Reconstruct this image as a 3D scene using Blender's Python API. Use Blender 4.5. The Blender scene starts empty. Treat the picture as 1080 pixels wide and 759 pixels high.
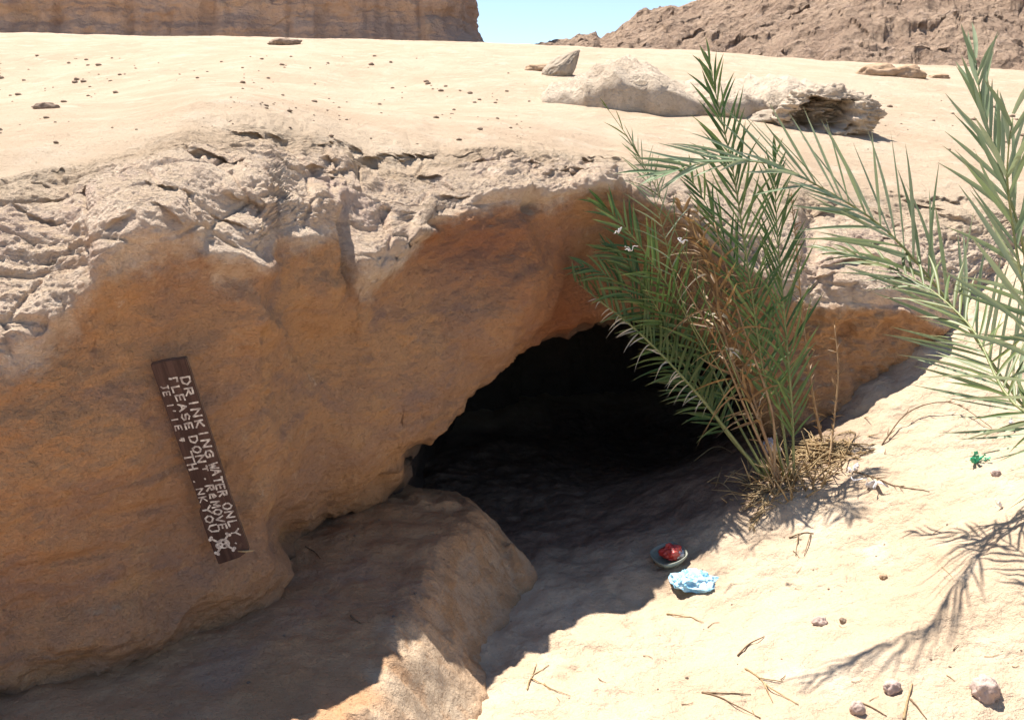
import bpy, math, random
import numpy as np
from mathutils import Vector, Matrix
random.seed(11)
RNG = np.random.default_rng(7)
S = bpy.context.scene
COL = S.collection
R = math.radians
# ------------------------------------------------------------------ camera
F, CX, CY, CAMZ, PITCH = 1050.0, 540.0, 379.5, 1.6, R(-12.0)
CP, SP = math.cos(PITCH), math.sin(PITCH)
cam = bpy.data.cameras.new('camera'); camo = bpy.data.objects.new('camera', cam); COL.objects.link(camo)
cam.sensor_width = 36; cam.lens = 36 * F / 1080; cam.clip_start = .02; cam.clip_end = 3000
camo.location = (0, 0, CAMZ); camo.rotation_euler = (R(90) + PITCH, 0, 0)
S.camera = camo
S.render.resolution_x, S.render.resolution_y = 1024, 719

def at(px, py, Y):
    px, py, Y = np.asarray(px, float), np.asarray(py, float), np.asarray(Y, float)
    a = (px - CX) / F; b = (CY - py) / F
    dy = CP - b * SP; dz = SP + b * CP
    t = Y / dy
    return np.stack([a * t, Y + 0 * t, CAMZ + dz * t], -1)
def atz(px, z, Y):
    px, z, Y = np.asarray(px, float), np.asarray(z, float), np.asarray(Y, float)
    d = Y * CP + (z - CAMZ) * SP
    return np.stack([(px - CX) / F * d, Y + 0 * d, z + 0 * d], -1)
def proj(p):
    q = np.asarray(p, float)
    y = q[..., 1]; z = q[..., 2] - CAMZ
    d = y * CP + z * SP; u = -y * SP + z * CP
    return CX + F * q[..., 0] / d, CY - F * u / d

# ------------------------------------------------------------------ noise
def _hash(i, j, k, seed):
    h = (i.astype(np.uint32) * np.uint32(374761393) + j.astype(np.uint32) * np.uint32(668265263)
         + k.astype(np.uint32) * np.uint32(2147483647 - 58) + np.uint32((seed * 974634777) & 0xffffffff))
    h ^= h >> np.uint32(13); h *= np.uint32(1274126177); h ^= h >> np.uint32(16)
    h *= np.uint32(2246822519); h ^= h >> np.uint32(15)
    return h
def noise(p, seed=0):
    p = np.asarray(p, float); sh = p.shape[:-1]; p = p.reshape(-1, 3)
    fl = np.floor(p); f = p - fl; i = fl.astype(np.int64)
    u = f * f * f * (f * (f * 6 - 15) + 10)
    out = np.zeros(len(p))
    for dx in (0, 1):
        for dy in (0, 1):
            for dz in (0, 1):
                h = _hash(i[:, 0] + dx, i[:, 1] + dy, i[:, 2] + dz, seed)
                gx = (h & np.uint32(1023)).astype(float) / 511.5 - 1
                gy = ((h >> np.uint32(10)) & np.uint32(1023)).astype(float) / 511.5 - 1
                gz = ((h >> np.uint32(20)) & np.uint32(1023)).astype(float) / 511.5 - 1
                g = gx * (f[:, 0] - dx) + gy * (f[:, 1] - dy) + gz * (f[:, 2] - dz)
                w = (u[:, 0] if dx else 1 - u[:, 0]) * (u[:, 1] if dy else 1 - u[:, 1]) * (u[:, 2] if dz else 1 - u[:, 2])
                out += g * w
    return (out * 1.5).reshape(sh)
def fbm(p, o=4, seed=0, gain=.5):
    p = np.asarray(p, float); a = 1; s = 0
    for k in range(o):
        s = s + a * noise(p * 2.03 ** k + 7.7 * k, seed + k); a *= gain
    return s
def ridged(p, o=4, seed=0, gain=.5):
    p = np.asarray(p, float); a = 1; s = 0
    for k in range(o):
        s = s + a * (1 - 2 * np.abs(noise(p * 2.03 ** k + 3.1 * k, seed + k))); a *= gain
    return s
def worley(p, seed=0):
    p = np.asarray(p, float); sh = p.shape[:-1]; p = p.reshape(-1, 3)
    i = np.floor(p).astype(np.int64); d1 = np.full(len(p), 9.); d2 = np.full(len(p), 9.); idv = np.zeros(len(p))
    for dx in (-1, 0, 1):
        for dy in (-1, 0, 1):
            for dz in (-1, 0, 1):
                c = i + np.array([dx, dy, dz]); h = _hash(c[:, 0], c[:, 1], c[:, 2], seed)
                o = np.stack([(h & np.uint32(1023)) / 1023., ((h >> np.uint32(10)) & np.uint32(1023)) / 1023.,
                              ((h >> np.uint32(20)) & np.uint32(1023)) / 1023.], -1)
                d = np.linalg.norm(c + o - p, axis=1); v = (h & np.uint32(255)) / 255.
                n = d < d1
                d2 = np.where(n, d1, np.minimum(d2, d)); d1 = np.where(n, d, d1); idv = np.where(n, v, idv)
    return d1.reshape(sh), d2.reshape(sh), idv.reshape(sh)
def sstep(a, b, x):
    t = np.clip((np.asarray(x, float) - a) / (b - a), 0, 1); return t * t * (3 - 2 * t)
def lerp(a, b, t): return a + (b - a) * t

# ------------------------------------------------------------------ objects
def tag(o, label=None, cat=None, group=None, kind=None):
    if label: o['label'] = label
    if cat: o['category'] = cat
    if group: o['group'] = group
    if kind: o['kind'] = kind
    return o
def empty(name, loc=(0, 0, 0)):
    o = bpy.data.objects.new(name, None); o.location = loc; o.empty_display_size = .05; COL.objects.link(o); return o
def link(name, me, mat=None, parent=None, loc=None):
    if mat: me.materials.append(mat)
    o = bpy.data.objects.new(name, me); COL.objects.link(o)
    if loc is not None: o.location = loc
    if parent: o.parent = parent
    return o
def mesh_np(name, V, Q, attrs=None, smooth=True):
    me = bpy.data.meshes.new(name)
    V = np.asarray(V, np.float32).reshape(-1, 3); Q = np.asarray(Q, np.int32)
    me.vertices.add(len(V)); me.vertices.foreach_set('co', V.ravel())
    n = Q.shape[1]
    me.loops.add(Q.size); me.loops.foreach_set('vertex_index', Q.ravel())
    me.polygons.add(len(Q)); me.polygons.foreach_set('loop_start', np.arange(0, Q.size, n, dtype=np.int32))
    me.polygons.foreach_set('use_smooth', np.full(len(Q), smooth))
    if attrs:
        for k, v in attrs.items():
            a = me.attributes.new(k, 'FLOAT', 'POINT'); a.data.foreach_set('value', np.asarray(v, np.float32).ravel())
    me.update(calc_edges=True); me.validate()
    return me
def grid_quads(n, m):
    i = np.arange(n * m).reshape(n, m)
    return np.stack([i[:-1, :-1], i[1:, :-1], i[1:, 1:], i[:-1, 1:]], -1).reshape(-1, 4)
def grid_normals(P):
    du = np.gradient(P, axis=1); dv = np.gradient(P, axis=0)
    n = np.cross(du, dv); n /= np.maximum(np.linalg.norm(n, axis=-1, keepdims=True), 1e-9)
    return n
class MB:
    """collects vertices and faces for one mesh"""
    def __init__(s): s.v = []; s.f = []; s.mi = []
    def add(s, vs, fs, mi=0):
        o = len(s.v); s.v += [tuple(float(c) for c in v) for v in vs]
        s.f += [[o + i for i in f] for f in fs]; s.mi += [mi] * len(fs)
    def tube(s, pts, rad, n=6, mi=0):
        pts = [Vector(p) for p in pts]; ring = []
        vs = []; fs = []
        ref = Vector((.31, .22, .93))
        for i, p in enumerate(pts):
            t = (pts[min(i + 1, len(pts) - 1)] - pts[max(i - 1, 0)]).normalized()
            a = t.cross(ref)
            if a.length < .05: a = t.cross(Vector((1, 0, 0)))
            a.normalize(); b = t.cross(a); r = rad[i] if hasattr(rad, '__len__') else rad
            for k in range(n):
                th = 2 * math.pi * k / n; vs.append(p + a * (r * math.cos(th)) + b * (r * math.sin(th)))
        for i in range(len(pts) - 1):
            for k in range(n):
                fs.append([i * n + k, i * n + (k + 1) % n, (i + 1) * n + (k + 1) % n, (i + 1) * n + k])
        fs.append(list(range(n))[::-1]); fs.append([(len(pts) - 1) * n + k for k in range(n)])
        s.add(vs, fs, mi)
    def mesh(s, name, smooth=True):
        me = bpy.data.meshes.new(name); me.from_pydata(s.v, [], s.f); me.update()
        me.polygons.foreach_set('material_index', s.mi)
        me.polygons.foreach_set('use_smooth', [smooth] * len(s.f)); return me
    def build(s, name, mat, parent=None, smooth=True, loc=None):
        me = s.mesh(name, smooth)
        mats = mat if isinstance(mat, (list, tuple)) else [mat]
        for m in mats: me.materials.append(m)
        o = bpy.data.objects.new(name, me); COL.objects.link(o)
        if loc is not None: o.location = loc
        if parent: o.parent = parent
        return o

# ------------------------------------------------------------------ materials
class NT:
    def __init__(s, name):
        s.m = bpy.data.materials.new(name); s.m.use_nodes = True; s.t = s.m.node_tree
        s.b = s.t.nodes['Principled BSDF']; s.x = 0
        s.tc = s.n('ShaderNodeTexCoord').outputs['Object']; s.geo = s.n('ShaderNodeNewGeometry')
    def n(s, kind, **kw):
        nd = s.t.nodes.new(kind)
        for k, v in kw.items(): setattr(nd, k, v)
        return nd
    def L(s, a, b):
        if isinstance(a, (int, float)): b.default_value = a
        elif isinstance(a, tuple): b.default_value = a if len(a) == 4 or b.type == 'VECTOR' else (*a, 1)
        else: s.t.links.new(a, b)
    def noise(s, scale, detail=5, rough=.55, vec=None, dist=0, col=False):
        nd = s.n('ShaderNodeTexNoise'); nd.inputs['Scale'].default_value = scale; nd.inputs['Detail'].default_value = detail
        nd.inputs['Roughness'].default_value = rough; nd.inputs['Distortion'].default_value = dist
        s.L(vec or s.tc, nd.inputs['Vector']); return nd.outputs['Color' if col else 'Fac']
    def vor(s, scale, feature='F1', vec=None, out='Distance', rnd=1):
        nd = s.n('ShaderNodeTexVoronoi', feature=feature); nd.inputs['Scale'].default_value = scale; nd.inputs['Randomness'].default_value = rnd
        s.L(vec or s.tc, nd.inputs['Vector']); return nd.outputs[out]
    def map(s, v, a, b, c=0., d=1.):
        nd = s.n('ShaderNodeMapRange', interpolation_type='SMOOTHSTEP'); nd.inputs[1].default_value = a; nd.inputs[2].default_value = b
        nd.inputs[3].default_value = c; nd.inputs[4].default_value = d; s.L(v, nd.inputs[0]); return nd.outputs[0]
    def math(s, op, a, b=0.):
        nd = s.n('ShaderNodeMath', operation=op); s.L(a, nd.inputs[0]); s.L(b, nd.inputs[1]); return nd.outputs[0]
    def mix(s, f, a, b, mode='MIX'):
        nd = s.n('ShaderNodeMix', data_type='RGBA', blend_type=mode); s.L(f, nd.inputs[0]); s.L(a, nd.inputs[6]); s.L(b, nd.inputs[7]); return nd.outputs[2]
    def attr(s, name): return s.n('ShaderNodeAttribute', attribute_name=name).outputs['Fac']
    def scale(s, v, sc, vec=None):
        nd = s.n('ShaderNodeMapping'); nd.inputs['Scale'].default_value = sc; s.L(vec or s.tc, nd.inputs[0]); return nd.outputs[0]
    def nz(s):
        nd = s.n('ShaderNodeSeparateXYZ'); s.t.links.new(s.geo.outputs['Normal'], nd.inputs[0]); return nd.outputs['Z']
    def bump(s, h, dist, strength=1., prev=None):
        nd = s.n('ShaderNodeBump'); nd.inputs['Distance'].default_value = dist; nd.inputs['Strength'].default_value = strength
        s.L(h, nd.inputs['Height'])
        if prev is not None: s.t.links.new(prev, nd.inputs['Normal'])
        return nd.outputs[0]
    def done(s, col, rough=.9, normal=None, spec=.25):
        s.L(col, s.b.inputs['Base Color']); s.L(rough, s.b.inputs['Roughness']); s.b.inputs['Specular IOR Level'].default_value = spec
        if normal is not None: s.t.links.new(normal, s.b.inputs['Normal'])
        return s.m

SAND_A, SAND_B, SAND_C = (.555, .43, .305), (.50, .372, .255), (.595, .475, .35)
def sand_colour(k):
    c = k.mix(k.map(k.noise(1.7, 6), .35, .65), SAND_A, SAND_B)
    c = k.mix(k.map(k.noise(6, 4, vec=None), .5, .75), c, SAND_C)
    g = k.noise(260, 2, .7)
    c = k.mix(k.map(g, .56, .72, 0, .5), c, (.36, .25, .16))
    c = k.mix(k.map(k.vor(85), .10, .03, 0, .75), c, (.27, .18, .12))   # darker grit
    c = k.mix(k.map(k.noise(34, 5, .75), .58, .70, 0, .4), c, (.45, .31, .21))
    s2 = k.math('MULTIPLY', k.map(k.vor(7), .085, .05), k.map(k.noise(3.3, 3), .44, .52)); c = k.mix(k.math('MULTIPLY', s2, .6), c, (.33, .23, .16))
    sp = k.math('MULTIPLY', k.map(k.vor(22), .13, .07), k.map(k.noise(5, 3), .5, .58)); c = k.mix(k.math('MULTIPLY', sp, .7), c, (.30, .20, .14))
    return c
def sand_bump(k):
    b = k.bump(k.noise(9, 5, .55), .035)
    b = k.bump(k.noise(38, 5, .65), .014, prev=b)
    return k.bump(k.noise(320, 3, .7), .0022, prev=b)
def mat_sand():
    k = NT('sand'); c = sand_colour(k)
    d = k.mix(k.map(k.noise(12, 5, .65), .4, .62), (.19, .13, .095), (.28, .195, .14))     # cave-floor shade painted into the sand as darker colour
    return k.done(k.mix(k.attr('cave_shade'), c, d), .95, sand_bump(k), .12)
def mat_rock():
    k = NT('sandstone')
    crust, sand, dark = k.attr('crust'), k.attr('sand'), k.attr('inner')
    rt = k.n('ShaderNodeMapping'); rt.inputs['Rotation'].default_value = (0, R(38), R(10)); k.L(k.tc, rt.inputs[0]); rot = rt.outputs[0]
    tilt = k.scale(rot, (1, 1, 2.6))
    c = k.mix(k.map(k.noise(2.2, 6, .6, dist=.6), .36, .62), (.54, .305, .155), (.43, .25, .15))
    c = k.mix(k.map(k.noise(3.1, 5, .6, tilt, .8), .50, .68, 0, .6), c, (.33, .215, .165))     # purplish bands
    c = k.mix(k.map(k.noise(5.5, 6, .65, dist=.4), .54, .70, 0, .7), c, (.56, .33, .165))
    c = k.mix(k.map(k.noise(1.9, 4, .6, k.scale(rot, (1, 1, 3.2)), 1.), .60, .70, 0, .5), c, (.21, .155, .13))   # grey stains
    c = k.mix(k.map(k.noise(11, 7, .75), .62, .72, 0, .6), c, (.66, .50, .37))                # chalky scuffs
    c = k.mix(k.map(k.noise(70, 3, .7), .60, .75, 0, .6), c, (.20, .105, .055))
    c = k.mix(k.map(k.noise(38, 6, .75), .53, .66, 0, .42), c, (.27, .15, .085))
    c = k.mix(k.map(k.noise(27, 6, .75), .56, .68, 0, .5), c, (.62, .40, .23))
    red = k.attr('red')
    c = k.mix(k.math('MULTIPLY', red, .9), c, (.34, .125, .055))
    cr = k.mix(k.map(k.noise(7, 5, .65), .4, .62), (.74, .575, .43), (.66, .49, .36))
    cr = k.mix(k.map(k.noise(22, 5, .7), .52, .7), cr, (.78, .63, .49))
    cr = k.mix(k.map(k.noise(3.3, 4, .6), .55, .7, 0, .6), cr, (.62, .45, .36))
    cr = k.mix(k.map(k.vor(60), .10, .03, 0, .4), cr, (.34, .24, .17))
    cm = k.map(k.math('ADD', crust, k.math('MULTIPLY', k.math('SUBTRACT', k.noise(6, 9, .72), .5), 1.7)), .25, .80)
    c = k.mix(cm, c, cr)
    c = k.mix(dark, c, k.mix(k.noise(9, 5), (.10, .075, .06), (.17, .12, .09)))  # interior rock darkened in colour to deepen the cave's shade
    sm = k.map(k.math('ADD', sand, k.math('MULTIPLY', k.math('SUBTRACT', k.noise(8, 6, .7), .5), .9)), .35, .62)
    up = k.math('MULTIPLY', k.map(k.nz(), .72, .92), k.math('SUBTRACT', 1., dark))
    sm = k.math('MAXIMUM', sm, k.math('MULTIPLY', up, .8))
    c = k.mix(sm, c, sand_colour(k))
    b = k.bump(k.math('MULTIPLY', cm, k.noise(46, 6, .75)), .008)
    b = k.bump(k.noise(14, 7, .68), .04, prev=b)
    b = k.bump(k.noise(3, 6, .65, k.scale(rot, (1.5, 1.5, 5))), .03, prev=b)
    b = k.bump(k.noise(60, 5, .7), .012, prev=b)
    b = k.bump(k.noise(260, 3, .7), .0028, prev=b)
    return k.done(c, .92, b, .15)
def mat_ledge():
    k = NT('dusty_ledge')
    c = k.mix(k.map(k.noise(4, 6, .6), .4, .62), (.43, .245, .13), (.49, .29, .16))
    c = k.mix(k.map(k.noise(2.4, 4, .6), .52, .68, 0, .8), c, (.38, .25, .17))
    c = k.mix(k.map(k.noise(9, 6, .7), .58, .7, 0, .6), c, (.52, .30, .16))
    st = k.attr('edge')
    e = k.mix(k.map(k.noise(12, 6, .7), .42, .6), (.49, .335, .215), (.42, .25, .135))
    c = k.mix(st, c, e)
    c = k.mix(k.math('MULTIPLY', k.attr('sand'), k.map(k.noise(12, 4, .6), .35, .5)), c, sand_colour(k))  # sand colour here also pales the tip where sun falls
    c = k.mix(k.map(k.vor(55), .11, .04, 0, .8), c, (.15, .10, .075))
    c = k.mix(k.map(k.noise(150, 3, .7), .58, .72, 0, .4), c, (.22, .15, .10))
    b = k.bump(k.noise(12, 5, .6), .03); b = k.bump(k.noise(55, 5, .65), .012, prev=b); b = k.bump(k.noise(260, 3, .7), .003, prev=b)
    return k.done(c, .95, b, .12)
def mat_stone(name, a, b_, sc=1., bump=1.):
    k = NT(name)
    c = k.mix(k.map(k.noise(6 * sc, 6, .65), .38, .62), a, b_)
    c = k.mix(k.map(k.noise(30 * sc, 5, .7), .55, .72, 0, .6), c, tuple(x * .55 for x in a))
    b = k.bump(k.noise(14 * sc, 6, .65), .02 * bump / sc); b = k.bump(k.noise(80 * sc, 4, .7), .005 * bump / sc, prev=b)
    return k.done(c, .92, b, .15)
def mat_cliff():
    k = NT('cliff_rock')
    st = k.scale(k.tc, (.3, .3, 1.1))
    c = k.mix(k.map(k.noise(.45, 6, .65, st, .5), .38, .62), (.62, .43, .31), (.52, .35, .25))
    c = k.mix(k.map(k.noise(.12, 6, .65), .5, .68, 0, .8), c, (.60, .42, .28))
    c = k.mix(k.map(k.noise(.5, 5, .7), .60, .70, 0, .6), c, (.58, .45, .34))
    b = k.bump(k.noise(.9, 7, .65, k.scale(k.tc, (.8, .8, 1.4))), .5); b = k.bump(k.noise(3, 5, .7), .35, prev=b)
    return k.done(c, .95, b, .1)
def mat_hill():
    k = NT('hill_rock')
    c = k.mix(k.map(k.noise(.25, 6, .65), .38, .62), (.44, .315, .225), (.35, .245, .175))
    c = k.mix(k.map(k.noise(1.3, 5, .7), .55, .70, 0, .7), c, (.54, .405, .32))
    c = k.mix(k.map(k.noise(2.3, 4, .7), .60, .72, 0, .7), c, (.30, .20, .16))
    b = k.bump(k.noise(1.2, 7, .74), .9); b = k.bump(k.vor(1.6, 'F1'), .35, prev=b)
    return k.done(c, .95, b, .1)
def mat_leaf(name, a, b_, tip, back):
    k = NT(name)
    rnd = k.attr('rnd'); t = k.attr('along')
    c = k.mix(rnd, a, b_)
    c = k.mix(k.map(k.noise(40, 3, .6), .5, .75, 0, .5), c, back)
    c = k.mix(k.map(t, .72, 1.05, 0, .8), c, tip)
    k.b.inputs['Transmission Weight'].default_value = 0
    m = k.done(c, .48, None, .45)
    # thin blades let a little light through
    tr = k.n('ShaderNodeBsdfTranslucent'); k.L(c, tr.inputs['Color'])
    ms = k.n('ShaderNodeMixShader'); ms.inputs[0].default_value = .22
    k.t.links.new(k.b.outputs[0], ms.inputs[1]); k.t.links.new(tr.outputs[0], ms.inputs[2])
    k.t.links.new(ms.outputs[0], k.t.nodes['Material Output'].inputs['Surface'])
    return m
def mat_simple(name, a, b_, sc=20, rough=.7, spec=.3, bump=.002):
    k = NT(name)
    c = k.mix(k.map(k.noise(sc, 5, .65), .38, .62), a, b_)
    return k.done(c, rough, k.bump(k.noise(sc * 4, 4, .65), bump), spec)
def mat_wood():
    k = NT('dark_brown_board')
    g = k.noise(60, 6, .7, k.scale(k.tc, (1, .05, 1)))
    c = k.mix(k.map(g, .4, .65), (.040, .020, .017), (.078, .043, .035))
    c = k.mix(k.map(k.noise(30, 5, .75), .60, .70, 0, .6), c, (.14, .09, .065))
    return k.done(c, .62, k.bump(g, .002), .3)
M = dict(
    sand=mat_sand(), rock=mat_rock(), ledge=mat_ledge(), cliff=mat_cliff(), hill=mat_hill(),
    pale=mat_stone('pale_limestone', (.62, .505, .385), (.51, .405, .30), .8, 2.2),
    fin=mat_stone('grey_rock', (.40, .33, .25), (.33, .26, .19), 1.5),
    pink=mat_stone('pink_stone', (.52, .40, .34), (.42, .31, .26), 3),
    cave=mat_stone('cave_stone', (.15, .095, .065), (.10, .065, .045), 2, 1.4),
    tan=mat_stone('tan_stone', (.45, .31, .20), (.36, .24, .15), 2),
    pebble=mat_stone('dark_pebble', (.22, .155, .11), (.32, .235, .17), 6),
    green=mat_leaf('green_leaf', (.045, .105, .025), (.13, .20, .06), (.28, .26, .10), (.20, .24, .10)),
    grey_green=mat_leaf('grey_green_leaf', (.17, .24, .11), (.32, .385, .23), (.30, .29, .16), (.20, .25, .15)),
    olive=mat_leaf('olive_leaf', (.075, .12, .028), (.16, .185, .05), (.33, .25, .11), (.22, .19, .07)),
    dry=mat_leaf('dry_leaf', (.20, .112, .042), (.30, .185, .08), (.40, .28, .15), (.14, .07, .03)),
    bleached=mat_leaf('bleached_leaf', (.55, .47, .33), (.66, .58, .45), (.62, .56, .44), (.45, .36, .24)),
    rachis=mat_simple('green_stem', (.17, .20, .07), (.26, .26, .10), 25, .5, .4),
    rachis_dry=mat_simple('dry_stem', (.28, .17, .09), (.40, .27, .15), 30, .75, .2),
    straw=mat_simple('straw', (.42, .31, .17), (.30, .20, .10), 40, .8, .2),
    twig=mat_simple('brown_twig', (.13, .085, .05), (.22, .15, .09), 60, .85, .15),
    wood=mat_wood(),
    woodedge=mat_simple('worn_wood', (.16, .10, .065), (.10, .06, .04), 18, .8, .2, .004),
    paint=mat_simple('white_paint', (.72, .68, .62), (.36, .31, .28), 90, .7, .3, .001),
    bluebag=mat_simple('blue_plastic', (.24, .52, .70), (.42, .66, .80), 14, .4, .4),
    green_p=mat_simple('green_plastic', (.03, .33, .16), (.06, .45, .24), 40, .35, .5),
    white_p=mat_simple('white_plastic', (.74, .72, .70), (.62, .58, .58), 40, .4, .5),
    pink_p=mat_simple('pink_plastic', (.72, .52, .50), (.70, .66, .66), 60, .4, .5),
    red_p=mat_simple('red_foil', (.42, .025, .02), (.55, .10, .08), 40, .3, .6),
    dish=mat_simple('grey_green_plastic', (.20, .21, .17), (.26, .26, .21), 20, .5, .4),
)

# ------------------------------------------------------------------ the sand in front: heights from control points
GC = np.array([(520,759,2.45),(800,759,2.42),(1080,759,2.33),(520,690,2.85),(700,640,3.15),(600,600,3.45),(640,540,4.0),
    (560,560,3.85),(720,590,3.38),(770,540,3.58),(800,512,3.68),(840,508,3.66),(880,445,3.97),(900,411,4.13),(960,366,4.26),(1000,345,4.38),
    (1080,400,3.9),(1080,550,2.95),(950,600,3.06),(980,480,3.58),(880,650,2.86),(1040,285,4.68),(1080,250,4.85),
    (1180,300,4.5),(1180,450,3.45),(1180,620,2.65),(1300,400,3.7),(1300,250,4.8),(1300,600,2.7)], float)
gp = list(map(tuple, at(GC[:, 0], GC[:, 1], GC[:, 2])))
gp += [(.1, 4.6, .02), (.5, 4.8, .0), (.9, 5.0, .0), (.2, 5.6, -.02), (.9, 5.6, -.02), (-.4, 2.6, .02), (-.4, 3.4, .02), (-.4, 4.2, .02),
       (-.2, 1.6, .02), (.8, 1.6, .04), (1.6, 1.6, .12), (2.6, 1.6, .25)]
gp = np.array(gp)
def _tps(r): return np.where(r > 1e-9, r * r * np.log(np.maximum(r, 1e-9)), 0)
_n = len(gp)
_K = _tps(np.linalg.norm(gp[:, None, :2] - gp[None, :, :2], axis=-1)) + .006 * np.eye(_n)
_A = np.zeros((_n + 3, _n + 3)); _A[:_n, :_n] = _K; _A[:_n, _n] = 1; _A[:_n, _n + 1:] = gp[:, :2]; _A[_n, :_n] = 1; _A[_n + 1:, :_n] = gp[:, :2].T
_W = np.linalg.solve(_A, np.concatenate([gp[:, 2], np.zeros(3)]))
def ground_z(x, y, detail=True):
    x = np.asarray(x, float); y = np.asarray(y, float); sh = np.broadcast(x, y).shape
    x = np.broadcast_to(x, sh).ravel(); y = np.broadcast_to(y, sh).ravel()
    cx = np.clip(x, -.5, 3.1); cy = np.clip(y, 1.5, 5.3)
    z = np.zeros(len(cx))
    for s in range(0, len(cx), 40000):
        q = np.stack([cx[s:s + 40000], cy[s:s + 40000]], -1)
        z[s:s + 40000] = _tps(np.linalg.norm(q[:, None] - gp[None, :, :2], axis=-1)) @ _W[:_n] + _W[_n] + q @ _W[_n + 1:]
    z = np.clip(z, -.08, 1.5)
    z = z * (1 - sstep(5.4, 7.5, y)) * sstep(-1.6, -.4, x) * (1 - sstep(9, 25, np.abs(x))) * (1 - sstep(3, 14, -y))
    if detail:
        p = np.stack([x, y, 0 * x], -1); near = (1 - sstep(6, 12, np.hypot(x, y)))
        z = z + near * (.030 * fbm(p * 1.6, 3, 31) + .022 * fbm(p * 4.2, 3, 32) + .007 * fbm(p * 15, 4, 33))
        # wind and foot hollows
        w1, _, wi = worley(p * np.array([2.6, 3.2, 1]), 5)
        v1, _, vi = worley(p * np.array([6.5, 7.5, 1]), 6); patchy = sstep(-.05, .3, fbm(p * 1.3, 2, 39))
    z = z - near * patchy * .010 * np.clip(1 - v1 / .42, 0, 1) * (vi > .35) + near * patchy * .006 * fbm(p * 28, 3, 36)
    z = z - near * .022 * np.clip(1 - w1 / .36, 0, 1) ** 1.5 * (wi > .45)
    return z.reshape(sh)
def axis(lo, hi, step, far):
    a = list(np.arange(lo, hi + 1e-6, step)); s = step
    while a[-1] < far: s *= 1.35; a.append(a[-1] + s)
    s = step; b = []
    x = lo
    while x > -far: s *= 1.35; x -= s; b.append(x)
    return np.array(b[::-1] + a)
gx, gy = axis(-.5, 2.6, .0105, 900), axis(1.7, 5.0, .0105, 900)
GX, GY = np.meshgrid(gx, gy)
GZ = ground_z(GX, GY)
gpn = np.stack([GX, GY, 0 * GX], -1); shade_reach = 1.26 - np.hypot((GX - .55) / 1.0, (GY - 4.75) / 1.2) + .16 * fbm(gpn * 3.2, 4, 35)  # region where cave shade is put into the sand colour
me = mesh_np('sand', np.stack([GX, GY, GZ], -1), grid_quads(*GX.shape)[:, ::-1], dict(cave_shade=sstep(.0, .32, shade_reach)))
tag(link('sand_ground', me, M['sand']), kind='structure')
def bil(x, y):
    """height of the finished sand sheet"""
    i = int(np.clip(np.searchsorted(gx, x) - 1, 0, len(gx) - 2)); j = int(np.clip(np.searchsorted(gy, y) - 1, 0, len(gy) - 2))
    u = (x - gx[i]) / (gx[i + 1] - gx[i]); v = (y - gy[j]) / (gy[j + 1] - gy[j])
    return (GZ[j, i] * (1 - u) + GZ[j, i + 1] * u) * (1 - v) + (GZ[j + 1, i] * (1 - u) + GZ[j + 1, i + 1] * u) * v

# ------------------------------------------------------------------ the rock with the cave, lofted row by row
dense = np.arange(-40, 1121, 1.7)
left = -40 - np.cumsum(2 * 1.11 ** np.arange(1, 46)); right = 1120 + np.cumsum(2 * 1.11 ** np.arange(1, 46))
U = np.concatenate([left[::-1], dense, right])
def curve(k, sig=7.):
    k = np.array(k, float); fine = np.arange(-80, 1161, 1.0); out = []
    w = np.exp(-.5 * (np.arange(-40, 41) / sig) ** 2); w /= w.sum()
    for c in range(1, k.shape[1]):
        y = np.interp(fine, k[:, 0], k[:, c]); y = np.convolve(np.pad(y, 40, 'edge'), w, 'valid'); out.append(np.interp(U, fine, y))
    return out
crest = curve([(-80,38),(0,40),(250,44),(500,49),(560,53),(700,59),(850,66),(1000,74),(1080,79),(1160,84)], 20)[0]
Spy, SY = curve([(-80,195,2.7),(0,188,2.75),(60,172,2.9),(120,158,3.05),(200,135,3.3),(260,130,3.4),(330,146,3.6),(380,164,3.72),(450,166,3.9),(520,160,4.2),
    (600,166,4.5),(640,172,4.6),(700,180,4.75),(850,200,4.95),(950,212,5.0),(1000,216,5.0),(1080,222,5.0),(1160,228,5.0)], 10)
Tpy, TY = curve([(-80,380,2.15),(0,374,2.2),(40,368,2.24),(72,330,2.3),(104,282,2.30),(140,252,2.37),(180,244,2.41),(235,262,2.53),(286,272,2.61),(302,236,2.84),
    (360,238,3.06),(373,288,3.05),(388,312,3.06),(402,308,3.10),(424,280,3.18),(440,268,3.26),(458,226,3.36),(500,215,3.5),(540,206,3.64),(560,212,3.72),(640,191,3.92),
    (700,215,4.05),(760,260,4.12),(830,305,4.14),(850,318,4.14),(900,319,4.15),(950,322,4.20),(975,334,4.22),(1000,345,4.33),(1040,310,4.62),(1080,270,4.85),(1160,270,4.9)], 4.5)
Mpy, MY = curve([(-80,560,2.1),(0,560,2.15),(100,500,2.29),(200,470,2.45),(290,430,2.62),(340,410,2.92),(400,415,3.14),(455,345,3.32),(520,305,3.50),(550,297,3.56),
    (585,292,3.96),(640,262,4.1),(700,280,4.12),(760,320,4.12),(830,390,4.12),(850,375,4.14),(900,362,4.17),(950,356,4.22),(975,352,4.28),(1000,352,4.45),(1040,340,4.8),(1080,330,5.0),(1160,330,5.0)], 5)
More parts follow.
